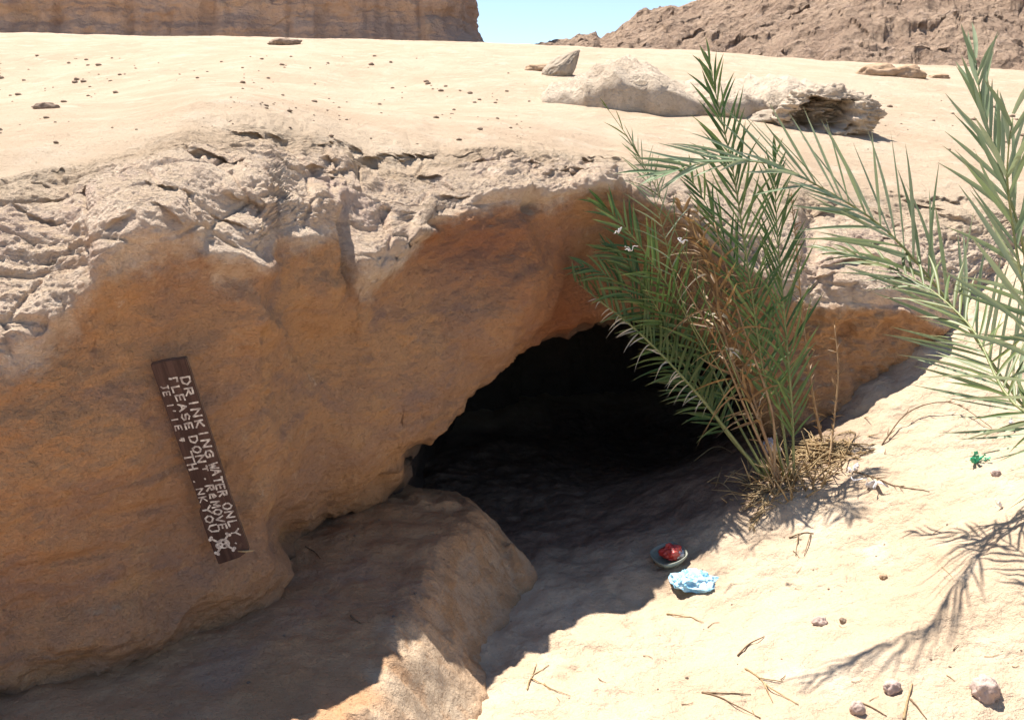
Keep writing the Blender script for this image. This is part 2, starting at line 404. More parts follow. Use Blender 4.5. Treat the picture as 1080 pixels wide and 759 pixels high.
Epy, EY = curve([(-80,730,2.06),(0,718,2.14),(110,698,2.27),(190,672,2.42),(232,652,2.52),(278,632,2.64),(292,590,2.82),(306,560,3.02),(340,533,3.25),(385,523,3.34),(412,498,3.36),(430,460,3.42),
    (465,428,3.49),(500,402,3.57),(527,380,3.62),(540,369,3.9),(572,353,4.0),(620,327,4.08),(650,318,4.12),(700,338,4.16),(760,380,4.18),(800,430,4.12),(830,490,4.0),(850,470,4.05),
    (900,412,4.18),(950,392,4.3),(975,372,4.36),(1000,380,4.6),(1040,400,4.9),(1080,400,5.1),(1160,400,5.1)], 5)
Pcrest = at(U, crest, 14.0); Pmid = at(U, lerp(Spy, crest, .52), 6.9 + 0 * U)
Ps, Pt, Pm, Pe = at(U, Spy, SY), at(U, Tpy, TY), at(U, Mpy, MY), at(U, Epy, EY)
inside = sstep(408, 480, U) * (1 - sstep(770, 830, U))
I1 = atz(U, np.where(inside > .02, Pe[:, 2] + .02 * inside, Pe[:, 2] - .12), EY + .30 + .12 * inside)
I2 = atz(U, lerp(.42, .62, inside), EY + lerp(.62, 2.3, inside))
I3 = atz(U, -.25 + 0 * U, EY + lerp(.75, 2.6, inside))
I2[inside <= .02, 2] = np.minimum(I2[inside <= .02, 2], Pe[inside <= .02, 2] - .3)
rows = [atz(U, -1. + 0 * U, 44. + 0 * U), atz(U, Pcrest[:, 2] - .9, 22. + 0 * U), Pcrest, Pmid, Ps, Pt, Pm, Pe, I1, I2, I3]
segs = [8, 14, 60, 80, 220, 110, 110, 34, 34, 16]
K = np.stack(rows)                                        # rows x columns x 3
def pchip(K, segs):
    h = np.linalg.norm(np.diff(K, axis=0), axis=-1)[..., None] + 1e-4        # chord per column
    d = np.diff(K, axis=0) / h; m = np.zeros_like(K)
    w1 = 2 * h[1:] + h[:-1]; w2 = h[1:] + 2 * h[:-1]
    same = d[:-1] * d[1:] > 0
    hm = (w1 + w2) / (w1 / np.where(same, d[:-1], 1) + w2 / np.where(same, d[1:], 1))
    m[1:-1] = np.where(same, hm, 0) * .75 + .25 * (d[:-1] + d[1:]) / 2; m[0] = d[0]; m[-1] = d[-1]
    out = []; tag_ = []
    for i, n in enumerate(segs):
        for s in np.arange(n) / n:
            a, b = 2 * s**3 - 3 * s**2 + 1, s**3 - 2 * s**2 + s; c, e = -2 * s**3 + 3 * s**2, s**3 - s**2
            out.append(a * K[i] + b * h[i] * m[i] + c * K[i + 1] + e * h[i] * m[i + 1]); tag_.append(i + s)
    out.append(K[-1]); tag_.append(len(segs))
    return np.array(out), np.array(tag_)
P, V = pchip(K, segs)
VV = V[:, None] + 0 * U[None, :]                          # 2 crest, 3 mid, 4 sand edge, 5 brow, 6 face, 7 lower edge, 8.. cave
PX, PY = proj(P)
N = grid_normals(P)
if N[200, 300, 1] > 0 and N[200, 300, 2] < 0: N = -N
near = (1 - sstep(1200, 1900, np.abs(U - 540) + 0 * 1))[None, :]
crustA = sstep(3.75, 4.25, VV) * (1 - sstep(4.9, 5.12, VV))
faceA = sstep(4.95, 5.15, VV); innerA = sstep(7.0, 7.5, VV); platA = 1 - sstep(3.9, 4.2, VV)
Q = P * np.array([1., 1., 1.25])
D = .035 * fbm(P * .8, 2, 1) * (1 - platA) + platA * (.06 * fbm(P * .35, 3, 2) + .012 * fbm(P * 2.2, 3, 3))
crustW = crustA * (.35 + .65 * sstep(-.25, .35, fbm(P * 1.5, 3, 71)))
D += crustA * .040 * fbm(Q * 2.6, 3, 4) + crustW * (.010 * ridged(Q * 6.5, 4, 6, .55) + .012 * fbm(Q * 13, 3, 8)) + crustA * (.003 + .004 * crustW) * fbm(Q * 32, 4, 12, .65) + crustA * .003 * ridged(Q * 48, 2, 14)
D += faceA * (.030 * fbm(P * 2.3, 3, 20) + .013 * fbm(Q * 8, 3, 24) + .009 * ridged(np.stack([P[..., 0] * 3, P[..., 1] * 3, P[..., 2] * 7 - P[..., 0] * 5], -1), 3, 26) + .0040 * fbm(Q * 30, 4, 28, .65))
D += faceA * (1 - innerA) * sstep(815, 850, U)[None, :] * (.022 * ridged(Q * 6, 4, 44) + .010 * fbm(Q * 18, 3, 48))
D += innerA * (.05 * ridged(P * 3.5, 4, 41))
wd1, wd2, wid = worley(Q * 5.0, 9)
D -= crustA * .012 * (1 - sstep(0, .09, wd2 - wd1)) * (fbm(P * 1.7, 2, 77) > -.1)
# a shallow chipped zone along the lower edge of the face
D += sstep(6.55, 6.95, VV) * (1 - innerA) * .014 * ridged(Q * 9, 3, 51)
def dent(px, py, rx, ry, dep, rot=0., lo=2.6, hi=7.2):
    c, s = math.cos(R(rot)), math.sin(R(rot)); dx = PX - px; dy = PY - py
    a = (dx * c + dy * s) / rx; b = (-dx * s + dy * c) / ry
    global D
    D -= dep * np.exp(-(a * a + b * b) ** 1.5) * ((VV > lo) & (VV < hi))
PUSH = np.zeros_like(PX)
def pocket(px, py, rx, ry, dep, rot=0.):
    """a hollow under a small lip: the rock steps back below the lip, then comes forward again"""
    global PUSH
    c, s = math.cos(R(rot)), math.sin(R(rot)); dx = PX - px + 6 * wob; dy = PY - py + 5 * wob2
    a = (dx * c + dy * s) / rx; b = (-dx * s + dy * c) / ry
    PUSH += .52 * dep * np.exp(-np.abs(a) ** 3) * sstep(-1.0, -.55, b) * (1 - sstep(-.2, 1.5, b)) * ((VV > 3.2) & (VV < 6))
wob = fbm(P * 9, 3, 301); wob2 = fbm(P * 11, 3, 305)
for d_ in [(212,170,26,9,.12,12),(236,182,20,14,.16,0),(330,184,18,12,.14,0),(350,190,14,9,.10,0),(391,181,20,11,.17,-15),(436,172,26,8,.15,-8),
           (128,244,20,6,.04,-28),(170,236,14,7,.05,30),(480,208,22,12,.10,0),(600,192,26,7,.10,-10),(655,190,9,22,.10,0),(625,178,26,6,.10,-6),
           (270,147,34,7,.09,8),(175,205,24,8,.08,10),(255,215,26,10,.09,15),(300,205,18,8,.08,0),(70,215,24,6,.06,-15),
           (510,178,20,6,.08,0),(560,186,18,6,.08,0),(455,190,16,7,.08,0),(245,236,22,7,.05,20),(975,225,44,10,.12,20),(900,285,30,10,.08,-10),(1000,215,30,8,.10,0),
           (880,232,24,8,.07,0),(870,300,14,8,.06,0),(925,262,22,8,.07,10),(402,236,8,22,.08,0),(425,246,9,28,.10,5),(40,235,30,7,.05,10),(355,165,26,6,.08,0)]:
    pocket(*d_)
for d_ in [(368,262,5,42,.06,-4),
           (285,355,8,8,.035,0),(270,300,60,14,.02,40),(330,345,16,70,.03,-28),(425,470,20,9,.03,-35),(395,505,16,8,.03,-20),(300,560,12,30,.05,10),
           (455,245,20,8,-.05,0),(405,275,30,26,-.05,0),(530,204,30,6,-.05,0),(560,214,8,10,.07,0),(250,275,40,14,-.04,10),(60,320,40,20,-.03,-40),
           (240,610,60,22,-.05,-20),(120,660,70,24,-.05,-12),(455,405,190,34,-.085,-44),(395,335,150,34,.055,-44),(200,330,150,40,.03,-30),(90,480,110,60,-.04,-20),(150,535,45,6,.012,-8),(90,585,60,6,.012,-10),
           (890,350,8,14,.05,0),(935,345,10,8,.03,0),(855,250,14,40,.06,0)]:
    dent(*d_)
D *= near
P2 = P + N * D[..., None]
# ledges of the crust hang a little: push alternating beds out towards the viewer
bed = ridged(np.stack([P[..., 0] * 1.6, P[..., 1] * 1.2, P[..., 2] * 11], -1), 2, 61)
sw = P[..., 2] * 21 + 1.8 * fbm(P * 2.6, 3, 311) + .5 * fbm(P * 12, 2, 315); sw = sw - np.floor(sw)
patch = sstep(-.05, .35, fbm(P * 2.1, 2, 321)) * crustA
P2[..., 1] += near * (patch * .018 * (1 - sw) * sstep(0, .12, sw) + PUSH)
redA = np.exp(-(((PX - 590) / 55) ** 2 + ((PY - 335) / 55) ** 2)) + .7 * np.exp(-(((PX - 500) / 110) ** 2 + ((PY - 250) / 40) ** 2))
crustM = sstep(3.75, 4.25, VV) * (1 - sstep(4.75, 5.55, VV))
crustM = np.where(U[None, :] > 835, np.maximum(crustM, (1 - sstep(4.9, 5.25, VV)) * sstep(3.8, 4.2, VV)), crustM)
sandM = np.clip(1 - sstep(3.8, 4.85, VV) + .12 * fbm(P * 1.8, 3, 331) * crustA, 0, 1)
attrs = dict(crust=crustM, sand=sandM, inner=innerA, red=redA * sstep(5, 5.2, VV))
split = int(np.argmax(V >= 4.0))
n_all, m_all = P2.shape[:2]
def sub(r0, r1): return mesh_np('rock', P2[r0:r1], grid_quads(r1 - r0, m_all), {k: v[r0:r1] for k, v in attrs.items()})
tag(link('sand_plateau', sub(0, split + 1), M['rock']), kind='structure')
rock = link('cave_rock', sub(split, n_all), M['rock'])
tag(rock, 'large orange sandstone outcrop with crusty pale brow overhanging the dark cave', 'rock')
def rock_at(px, py, lo=2.0, hi=7.0):
    """closest point of the finished rock and plateau to a line of sight"""
    d = (PX2 - px) ** 2 + (PY2 - py) ** 2 + np.where((VV < lo) | (VV > hi), 1e9, 0)
    i = np.unravel_index(np.argmin(d), d.shape); return Vector(P2[i]), Vector(N2[i]), i
PX2, PY2 = proj(P2); N2 = grid_normals(P2)
if N2[200, 300, 1] > 0: N2 = -N2

# ------------------------------------------------------------------ low ledge at the left of the cave floor
EG = np.array([(-.25, -.5), (-.15, 1.2), (-.10, 1.9), (-.09, 2.45), (-.077, 2.87), (.012, 3.15), (.10, 3.45), (.07, 3.6), (-.02, 3.72), (-.22, 3.84), (-.45, 4.1), (-1.2, 5.5)])
lx = np.concatenate([np.linspace(-9, -1.9, 50)[:-1], np.arange(-1.9, .22, .0085)]); ly = np.concatenate([np.linspace(-4, 1.6, 45)[:-1], np.arange(1.6, 4.6, .0085), np.linspace(4.6, 5.6, 12)])
LX, LY = np.meshgrid(lx, ly)
pl = np.stack([LX, LY, 0 * LX], -1)
edge = np.interp(LY, EG[:, 1], EG[:, 0]) + .034 * fbm(pl * 3.0, 4, 81) + .012 * fbm(pl * 14, 3, 83)
dd = edge - LX
prof = .05 + .235 * sstep(-.02, .25, dd) + .04 * sstep(.15, .6, dd)
prof = np.where(dd < 0, .05 + dd * 3, prof)
top = sstep(.03, .2, dd)
LZ = prof + top * (.022 * fbm(pl * 2.2, 3, 85) + .010 * fbm(pl * 9, 4, 86)) + sstep(0, .06, dd) * (.008 * ridged(pl * 12, 4, 88) * (1 - .75 * sstep(.2, .35, dd)))
LZ *= sstep(-3.5, 1.4, LY) * .999
LZ = np.where(dd > 0, LZ, np.minimum(LZ, .05 + dd * 3))
# broken blocks at the near end of the ledge and where it runs into the dark
def lump(px, py, z, r, h):
    c = atz(px, z, 0); a = (CY - py) / F; Y = (z - CAMZ) / ((SP + a * CP) / (CP - a * SP)); c = atz(px, z, Y)
    d = np.hypot((LX - c[0]) / r[0], (LY - c[1]) / r[1]); global LZ
    LZ = LZ + h * (1 - sstep(.55, 1.0, d + .18 * fbm(pl * 9, 3, 91)))
for a in [(340,752,.34,(.10,.07),.03),(372,728,.36,(.05,.05),.03),(430,742,.36,(.10,.08),.025),(552,525,.38,(.07,.09),.05),(455,505,.4,(.12,.10),.03)]: lump(*a)
edgeM = (1 - sstep(.12, .26, dd)) * sstep(-.02, .02, dd)
litTipS = (1 - sstep(2.42, 2.75, LY + .35 * (dd - .2))) * sstep(-.02, .04, dd) * (1 - sstep(.16, .30, dd + .08 * fbm(pl * 7, 3, 95)))  # sand tint laid over the sunlit ledge tip to whiten it
me = mesh_np('ledge', np.stack([LX, LY, LZ], -1), grid_quads(*LX.shape)[:, ::-1], dict(edge=np.clip(edgeM, 0, 1), sand=litTipS))
tag(link('rock_ledge', me, M['ledge']), 'low dusty rock shelf beside the cave floor under the orange overhang', 'rock ledge')
def ledge_z(x, y):
    i = int(np.argmin(abs(lx - x))); j = int(np.argmin(abs(ly - y))); return LZ[j, i]

# ------------------------------------------------------------------ line of sight to the sand or ledge
def on_sand(px, py, ledge=False):
    d = Vector(at(px, py, 1.0)) - Vector((0, 0, CAMZ))
    t = 1.2
    while t < 6:
        p = Vector((0, 0, CAMZ)) + d * t
        if p.z < (ledge_z(p.x, p.y) if ledge else bil(p.x, p.y)): break
        t += .004
    return p

# ------------------------------------------------------------------ far cliffs and hill
def cliff():
    Yc = 110.
    xe = (497 - CX) / F * Yc
    plan = [(-150, 96), (-90, 104), (-60, 108), (xe - 12, 110), (xe - 3, 111), (xe, 114), (xe + .5, 122), (xe - 1, 150), (xe - 8, 190)]
    plan = np.array(plan, float); s = np.concatenate([[0], np.cumsum(np.hypot(*np.diff(plan, axis=0).T))])
    u = np.concatenate([np.linspace(0, s[2], 60)[:-1], np.linspace(s[2], s[6], 420), np.linspace(s[6], s[-1], 40)[1:]])
    x = np.interp(u, s, plan[:, 0]); y = np.interp(u, s, plan[:, 1])
    tx, ty = np.gradient(x), np.gradient(y); l = np.hypot(tx, ty); nx, ny = ty / l, -tx / l
    for k in range(20):
        nx = np.convolve(np.pad(nx, 3, 'edge'), np.ones(7) / 7, 'valid'); ny = np.convolve(np.pad(ny, 3, 'edge'), np.ones(7) / 7, 'valid')
    z = np.concatenate([np.linspace(0, 11, 30)[:-1], np.linspace(11, 19, 110), np.linspace(19, 48, 60)[1:]])
    Zg = z[:, None] + 0 * u[None]; 
    out = 4.2 * (1 - sstep(6, 12.5, Zg)) + 2.6 * (1 - sstep(11, 15.5, Zg)) - .06 * (Zg - 15)
    p = np.stack([x[None] + 0 * Zg, y[None] + 0 * Zg, Zg], -1)
    strat = fbm(np.stack([p[..., 0] * .03, p[..., 1] * .03, Zg * .9], -1), 4, 101)
    crack = ridged(np.stack([p[..., 0] * .16, p[..., 1] * .16, Zg * .015], -1), 3, 105)
    out = out + .3 * strat - 1.6 * np.clip(crack - .8, 0, 2) + .7 * fbm(p * .35, 4, 108)
    w1, w2, wi = worley(p * np.array([.28, .28, .5]), 15)
    out = out + .25 * wi * sstep(12, 15, Zg)
    X = x[None] + nx[None] * out; Yv = y[None] + ny[None] * out
    front = np.stack([X, Yv, Zg + .25 * fbm(p * .8, 2, 111)], -1)
    topr = front[-1:].copy(); topr[..., 1] += 60; topr[..., 2] += 2
    G = np.concatenate([front, topr]); return mesh_np('cliff', G, grid_quads(*G.shape[:2]))
tag(link('cliff_hill', cliff(), M['cliff']), kind='structure')
def hill():
    pxs = np.concatenate([np.linspace(480, 560, 30)[:-1], np.linspace(560, 1120, 520), np.linspace(1120, 2400, 90)[1:]])
    rid = np.interp(pxs, [480, 530, 565, 575, 600, 612, 628, 633, 660, 700, 720, 740, 900, 1080, 1500, 2400], [52, 52.5, 52, 49, 46, 38.5, 36.5, 43, 30, 15, 7, 0, -80, -150, -260, -320])
    Yr = 110.
    top = at(pxs, rid, Yr)
    t = np.concatenate([np.linspace(0, 1, 230), 1 + np.linspace(.02, .8, 24)])
    T = t[:, None] + 0 * pxs[None]
    Yg = 52 + (Yr - 52) * T
    prof = np.where(T <= 1, 1 - (1 - np.clip(T, 0, 1)) ** 1.25, 1 - .8 * (T - 1) ** 1.2)
    X = top[:, 0][None] * (Yg / Yr) ** .9; Z = -1 + (top[:, 2][None] + 1) * prof
    p = np.stack([X, Yg, Z], -1)
    w1, w2, wi = worley(p * .55, 21); v1, v2, vi = worley(p * 1.3, 22)
    amp = sstep(0, .08, T) * (1 - .82 * sstep(.93, 1., T) * (1 - sstep(1., 1.1, T)))
    Z = Z + amp * (.22 * (wi - .4) * (1 - sstep(.2, .75, w1)) + .16 * (vi - .3) * (1 - sstep(.15, .7, v1)) + 1.1 * fbm(p * .13, 4, 121) + .32 * ridged(p * .35, 3, 125) + .14 * fbm(p * 1.6, 3, 127))
    p[..., 2] = Z; p[..., 1] -= amp * (.4 * (wi - .5) + .25 * (vi - .5))
    return mesh_np('hill', p, grid_quads(*p.shape[:2])[:, ::-1])
tag(link('rocky_hill', hill(), M['hill']), kind='structure')

# ------------------------------------------------------------------ stones
def ico(sub=4):
    import bmesh
    bm = bmesh.new(); bmesh.ops.create_icosphere(bm, subdivisions=sub, radius=1)
    v = np.array([x.co[:] for x in bm.verts]); f = np.array([[x.index for x in fc.verts] for fc in bm.faces]); bm.free(); return v, f
ICO = {k: ico(k) for k in (2, 3, 4, 5, 6)}
def stone_mesh(size, seed, sub=4, rough=.28, facet=.25):
    v, f = ICO[sub]; p = v + seed * 3.7
    w1, w2, wi = worley(p * 1.1, seed)
    r = 1 + rough * fbm(p * 1.2, 4, seed) + facet * (wi - .5) * .9 + .06 * ridged(p * 4, 3, seed + 9)
    return mesh_np('stone', v * r[:, None] * np.array(size), f)
def stone(px, py, size, label, mat='pink', seed=1, where='sand', sink=.35, name='stone', cat='stone', group=None, rotz=0., sub=4):
    if where == 'sand': p = on_sand(px, py)
    else: p, _, _ = rock_at(px, py, 1.5, 5.0)
    o = link(name, stone_mesh(size, seed, sub), M[mat]); o.location = p + Vector((0, 0, size[2] * (1 - 2 * sink))); o.rotation_euler = (0, 0, rotz)
    return tag(o, label, cat, group)
stone(1038, 734, (.036, .030, .036), 'blocky pinkish stone on the sand at the lower right corner', 'pink', 3, sink=.2)
stone(941, 729, (.021, .018, .020), 'small pinkish stone beside the dry stalk on the near sand', 'pink', 5, sink=.2)
stone(904, 752, (.018, .016, .020), 'small grey stone at the near end of a thin twig', 'pink', 8, sink=.15)
stone(865, 657, (.022, .018, .016), 'greyish lump half sunk in the middle of the bright sand', 'pink', 12, sink=.4)
stone(889, 655, (.010, .009, .008), 'tiny dark stone right of the greyish lump', 'pebble', 13, sink=.3)
stone(932, 609, (.012, .011, .010), 'tiny tan stone below the dry sprig on the slope', 'tan', 14)
stone(1050, 500, (.017, .014, .014), 'small pink stone under the green plastic shred', 'pink', 16)
stone(926, 79, (.20, .12, .085), 'flat tan rock on the plateau crest, left of its pair', 'tan', 21, 'rock', .4)
stone(958, 81, (.16, .12, .085), 'rounded tan rock on the plateau crest, right of its pair', 'tan', 23, 'rock', .4)
stone(990, 82, (.10, .06, .03), 'thin flat rock on the plateau near the palm frond tip', 'tan', 24, 'rock', .4)
# the pale outcrop on the plateau
def pale_outcrop():
    v, f = ICO[6]
    c, _, _ = rock_at(742, 112, 2.2, 4.2)
    s = np.array([1.24, .95, .125])
    p = v * s; up = p[:, 2]
    q = p + 11
    rot_ = q @ np.array([[.8, .1, .6], [0, 1, 0], [-.6, 0, .8]]); r = .13 * fbm(q * 1.1, 3, 201) + .05 * ridged(rot_ * np.array([1.2, 1.2, 7]), 4, 205) + .035 * ridged(rot_ * np.array([5, 5, 12]), 4, 209) + .014 * fbm(q * 20, 4, 213)
    n = v / s; n /= np.linalg.norm(n, axis=1, keepdims=True)
    p = p + n * r[:, None]
    p[:, 2] += .10 * np.exp(-((p[:, 0] + .55) / .35) ** 2) * (v[:, 2] > 0) - .10 * sstep(.3, 1.2, p[:, 0])
    o = link('pale_outcrop', mesh_np('outcrop', p, f), M['pale']); o.location = c + Vector((0, .55, -.03)); 
    return tag(o, 'wide low whitish rock outcrop on the sandy plateau', 'rock')
pale_outcrop()
def hollow_rock():
    v, f = ICO[6]
    c, _, _ = rock_at(872, 136, 2.2, 4.3)
    s = np.array([.29, .28, .165]); q = v * 2 + 31
    p = v * s * (1 + .22 * fbm(q * .8, 3, 221) + .10 * ridged(q * np.array([1.6, 1.6, 3]), 4, 225) + .03 * fbm(q * 9, 3, 229))[:, None]
    d = np.hypot((p[:, 0] + .06) / .20, (p[:, 2] + .01) / .12) + .35 * fbm(q * 1.4, 4, 233); m = (p[:, 1] < 0) * (1 - sstep(.65, 1.05, d))
    p[:, 1] += m * (.12 + .10 * ridged(q * np.array([2, 2, 4]), 4, 231)) ; p[:, 2] += .03 * m
    o = link('hollow_boulder', mesh_np('boulder', p, f), M['pale']); o.location = c + Vector((0, .05, .08))
    return tag(o, 'pale boulder with a dark hollow in its front, at the right end of the outcrop', 'rock')
hollow_rock()
stone(816, 128, (.16, .12, .05), 'low flat slab between the pale outcrop and the hollow boulder', 'fin', 33, 'rock', .4, cat='rock', name='rock_slab')
def fin():
    c, _, _ = rock_at(590, 80, 2.2, 4.2)
    v, f = ICO[5]; q = v + 5; t = (v[:, 0] + 1) / 2
    p = v * np.array([.155, .13, .07]) * (1 + .10 * ridged(q * np.array([1, 3, 6]), 4, 241) + .03 * fbm(q * 9, 3, 243))[:, None]
    p[:, 1:] *= (1.15 - .85 * t ** 2.5)[:, None]; p[:, 0] += .05 * t ** 3; p[:, 2] -= .06 * (1 - (2 * t - 1) ** 2) * (v[:, 2] < 0) * .5
    o = link('fin_rock', mesh_np('fin', p, f), M['fin']); o.location = c + Vector((.0, .05, .07)); o.rotation_euler = (R(8), R(-40), R(18))
    return tag(o, 'pointed grey fin of rock leaning at the left end of the pale outcrop', 'rock')
fin()
stone(573, 75, (.15, .10, .045), 'small brown stone on the plateau left of the pointed fin', 'tan', 35, 'rock', .4)
stone(300, 47, (.16, .10, .05), 'flat brown stone on the far left crest of the plateau', 'pebble', 37, 'rock', .3)
stone(48, 115, (.062, .028, .018), 'long dark flat stone on the left of the plateau', 'pebble', 38, 'rock', .3)
stone(872, 412, (.085, .06, .10), 'pinkish rock chunk leaning against the cave rock, right of the palm foot', 'pink', 41, sink=.25, name='rock_chunk', cat='rock')
# pebbles: four shapes, copied
peb = [stone_mesh((1, .8 + .1 * k, .6), 50 + k, 3) for k in range(4)]
for m_ in peb: m_.materials.append(M['pebble'])
def pebble(p, r, label, group):
    o = bpy.data.objects.new('pebble', random.choice(peb)); COL.objects.link(o)
    o.location = p + Vector((0, 0, .2 * r)); o.scale = (r, r, r); o.rotation_euler = (0, 0, random.uniform(0, 6.3)); tag(o, label, 'pebble', group)
pc = [(random.uniform(0, 560), 64 + 78 * random.random()) for k in range(26)] + [(random.uniform(930, 1080), random.uniform(95, 160)) for k in range(7)]
for k in range(250):
    px, py = random.choice(pc); sp_ = random.choice((8, 16, 60))
    px, py = min(max(random.gauss(px, sp_ * 1.6), 0), 1079), min(max(random.gauss(py, sp_ * .35), 60), 158)
    if 560 < px < 905: continue
    p, _, i = rock_at(px, py, 2.1, 4.0)
    pebble(p, random.choice([.0025, .003, .0035, .004, .004, .005, .006, .008, .012]) * p.y / 4.6, 'small dark pebble scattered on the pale sand of the plateau', 'pebbles on the sandy plateau')
for k in range(70):
    px, py = random.uniform(540, 1080), random.uniform(530, 755)
    if px < 720 and py < 680: continue
    pebble(on_sand(px, py), random.choice([.002, .0025, .003, .004, .005]), 'tiny dark pebble scattered on the near sand slope', 'pebbles on the near sand')
for px, py, r in [(468,590,.005),(438,626,.006),(374,565,.004),(400,548,.004),(330,480,.004),(415,650,.005),(360,590,.004),(345,660,.004),(262,720,.005),(300,670,.004),(450,560,.004)]:
    pebble(on_sand(px, py, True), r, 'tiny dark pebble on the shaded dusty ledge', 'pebbles on the ledge')

# ------------------------------------------------------------------ palm fronds
def spline(pts, n):
    pts = np.array(pts, float)
    if len(pts) == 2: return pts[0] + (pts[1] - pts[0]) * np.linspace(0, 1, n)[:, None]
    s = np.concatenate([[0], np.cumsum(np.linalg.norm(np.diff(pts, axis=0), axis=1))]); d = np.diff(pts, axis=0) / np.diff(s)[:, None]
    m = np.vstack([d[:1], (d[1:] + d[:-1]) / 2, d[-1:]]); out = []
    for q in np.linspace(0, s[-1], n):
        i = min(int(np.searchsorted(s, q, 'right')) - 1, len(d) - 1); h = s[i + 1] - s[i]; t = (q - s[i]) / h
        out.append((2*t**3-3*t**2+1)*pts[i] + (t**3-2*t**2+t)*h*m[i] + (-2*t**3+3*t**2)*pts[i+1] + (t**3-t**2)*h*m[i+1])
    return np.array(out)
def blades(specs):
    """leaf blades as narrow folded strips; specs: root, direction, length, width, normal, droop, rnd"""
    vs = []; fs = []; rn = []; al = []
    for (p, d, L, w, nrm, droop, rd, curl) in specs:
        p = np.array(p); d = np.array(d) / np.linalg.norm(d); side = np.cross(d, nrm); side /= max(np.linalg.norm(side), 1e-6); up = np.cross(side, d)
        o = len(vs); n = 6
        for k in range(n + 1):
            t = k / n; ww = w * (.45 + 1.2 * t if t < .3 else .81 if t < .45 else .81 * (1 - ((t - .45) / .55) ** 1.6)) 
            ww = max(ww, .0004)
            c = p + d * (L * t) + np.array([0, 0, -1]) * droop * L * t * t + side * curl * L * t * t
            vs += [c - side * ww * .5 + up * ww * .22, c, c + side * ww * .5 + up * ww * .22]; rn += [rd] * 3; al += [t] * 3
            if k:
                b = o + 3 * k
                fs += [(b - 3, b - 2, b + 1, b), (b - 2, b - 1, b + 2, b + 1)]
    return np.array(vs), np.array(fs), rn, al
def frond(parent, pts, normal, n=36, L=.26, w=.012, ang=(55, 18), mat='green', stem='rachis', r=(.006, .0015), start=.15, droop=.12, lift=.25,
          sides=(1, -1), jit=.12, dead=0., lab=None, wild=0., lp=None, rseed=0, cut=0.):
    rs = random.Random(rseed + int(abs(pts[0][0]) * 1e4))
    C_ = spline(pts, 60); Tn = np.gradient(C_, axis=0); Tn /= np.linalg.norm(Tn, axis=1, keepdims=True)
    normal = np.array(normal, float); sp = {False: [], True: []}
    for sd in sides:
        for k in range(n):
            t = start + (1 - start) * (k + rs.uniform(-.3, .3) + .5) / n; t = min(max(t, 0), .999)
            if rs.random() < cut: continue
            i = t * 59; a = int(i); f = i - a; c = C_[a] * (1 - f) + C_[min(a + 1, 59)] * f; T = Tn[a]
            s = np.cross(T, normal); s /= np.linalg.norm(s); nn = np.cross(s, T)
            g = R(lerp(ang[0], ang[1], ((t - start) / (1 - start)) ** 1.2) + rs.uniform(-10, 10) * (1 + 3 * wild)); lf = lift + rs.uniform(-.25, .25) * (1 + 2 * wild)
            d = T * math.cos(g) + s * (sd * math.sin(g)) + nn * lf
            q = (t - start) / (1 - start); prof = (.55 + 1.5 * q if q < .3 else 1.0) * (1 if q < .6 else 1 - .62 * ((q - .6) / .4) ** 1.3)
            if lp: prof = lp(q)
            isd = rs.random() < dead
            sp[isd].append((c, d, L * prof * rs.uniform(1 - jit, 1 + jit) * (.7 if isd else 1), w * rs.uniform(.8, 1.15), nn + np.array([rs.uniform(-.5, .5) for _ in range(3)]),
                            droop * rs.uniform(.4, 1.6) + (.5 if isd else 0), rs.random(), rs.uniform(-.16, .16) * (1 + 3 * wild)))
    base = Vector(parent.location)
    V_, F_, rn, al = blades(sp[False]); me = mesh_np('frond', V_ - np.array(base), F_, dict(rnd=rn, along=al), True)
    o = link('frond', me, M[mat], parent)
    if lab: o['label'] = lab
    mb = MB(); mb.tube([Vector(p) - base for p in C_[::2]], list(np.linspace(r[0], r[1], 30)), 6); st = mb.build('frond_stem', M[stem], o)
    if sp[True]:
        V_, F_, rn, al = blades(sp[True]); link('dead_leaflets', mesh_np('dead', V_ - np.array(base), F_, dict(rnd=rn, along=al)), M['bleached'], o)
    return o
def pts(*l): return [at(*p) for p in l]
def bp(*l):
    o = []
    for px, py, Y in l:
        h = at(px, py, Y)[2] - .33; Y2 = Y + .30 * max(0, h)
        if px < 715: Y2 = min(Y2, 3.84)
        o.append(at(px, py, Y2))
    return o
base = on_sand(828, 506); bush = empty('palm_bush', base)
tag(bush, 'bushy young date palm with green and brown fronds growing beside the cave mouth', 'palm')
B = tuple(base)
cn = (0, -1, .35)
# tall frond whose tip reaches the pale outcrop
frond(bush, [B] + bp((806,400,3.62),(790,290,3.55),(772,175,3.5),(757,108,3.48),(748,66,3.46)), cn, 40, .27, .0135, (42, 14), 'green', start=.18, lift=.12, rseed=1, lab='tall upright green frond')
frond(bush, [tuple(base + Vector((.03, -.02, 0)))] + bp((835,430,3.6),(828,340,3.58),(820,250,3.58),(816,165,3.6)), cn, 32, .27, .0125, (34, 12), 'green', start=.12, lift=.2, rseed=2, lab='dense bright green frond')
frond(bush, [tuple(base + Vector((.02, .0, 0)))] + bp((822,430,3.66),(800,350,3.62),(770,270,3.6),(742,210,3.6),(722,180,3.6)), cn, 24, .24, .0125, (36, 14), 'green', start=.2, lift=.2, rseed=3)
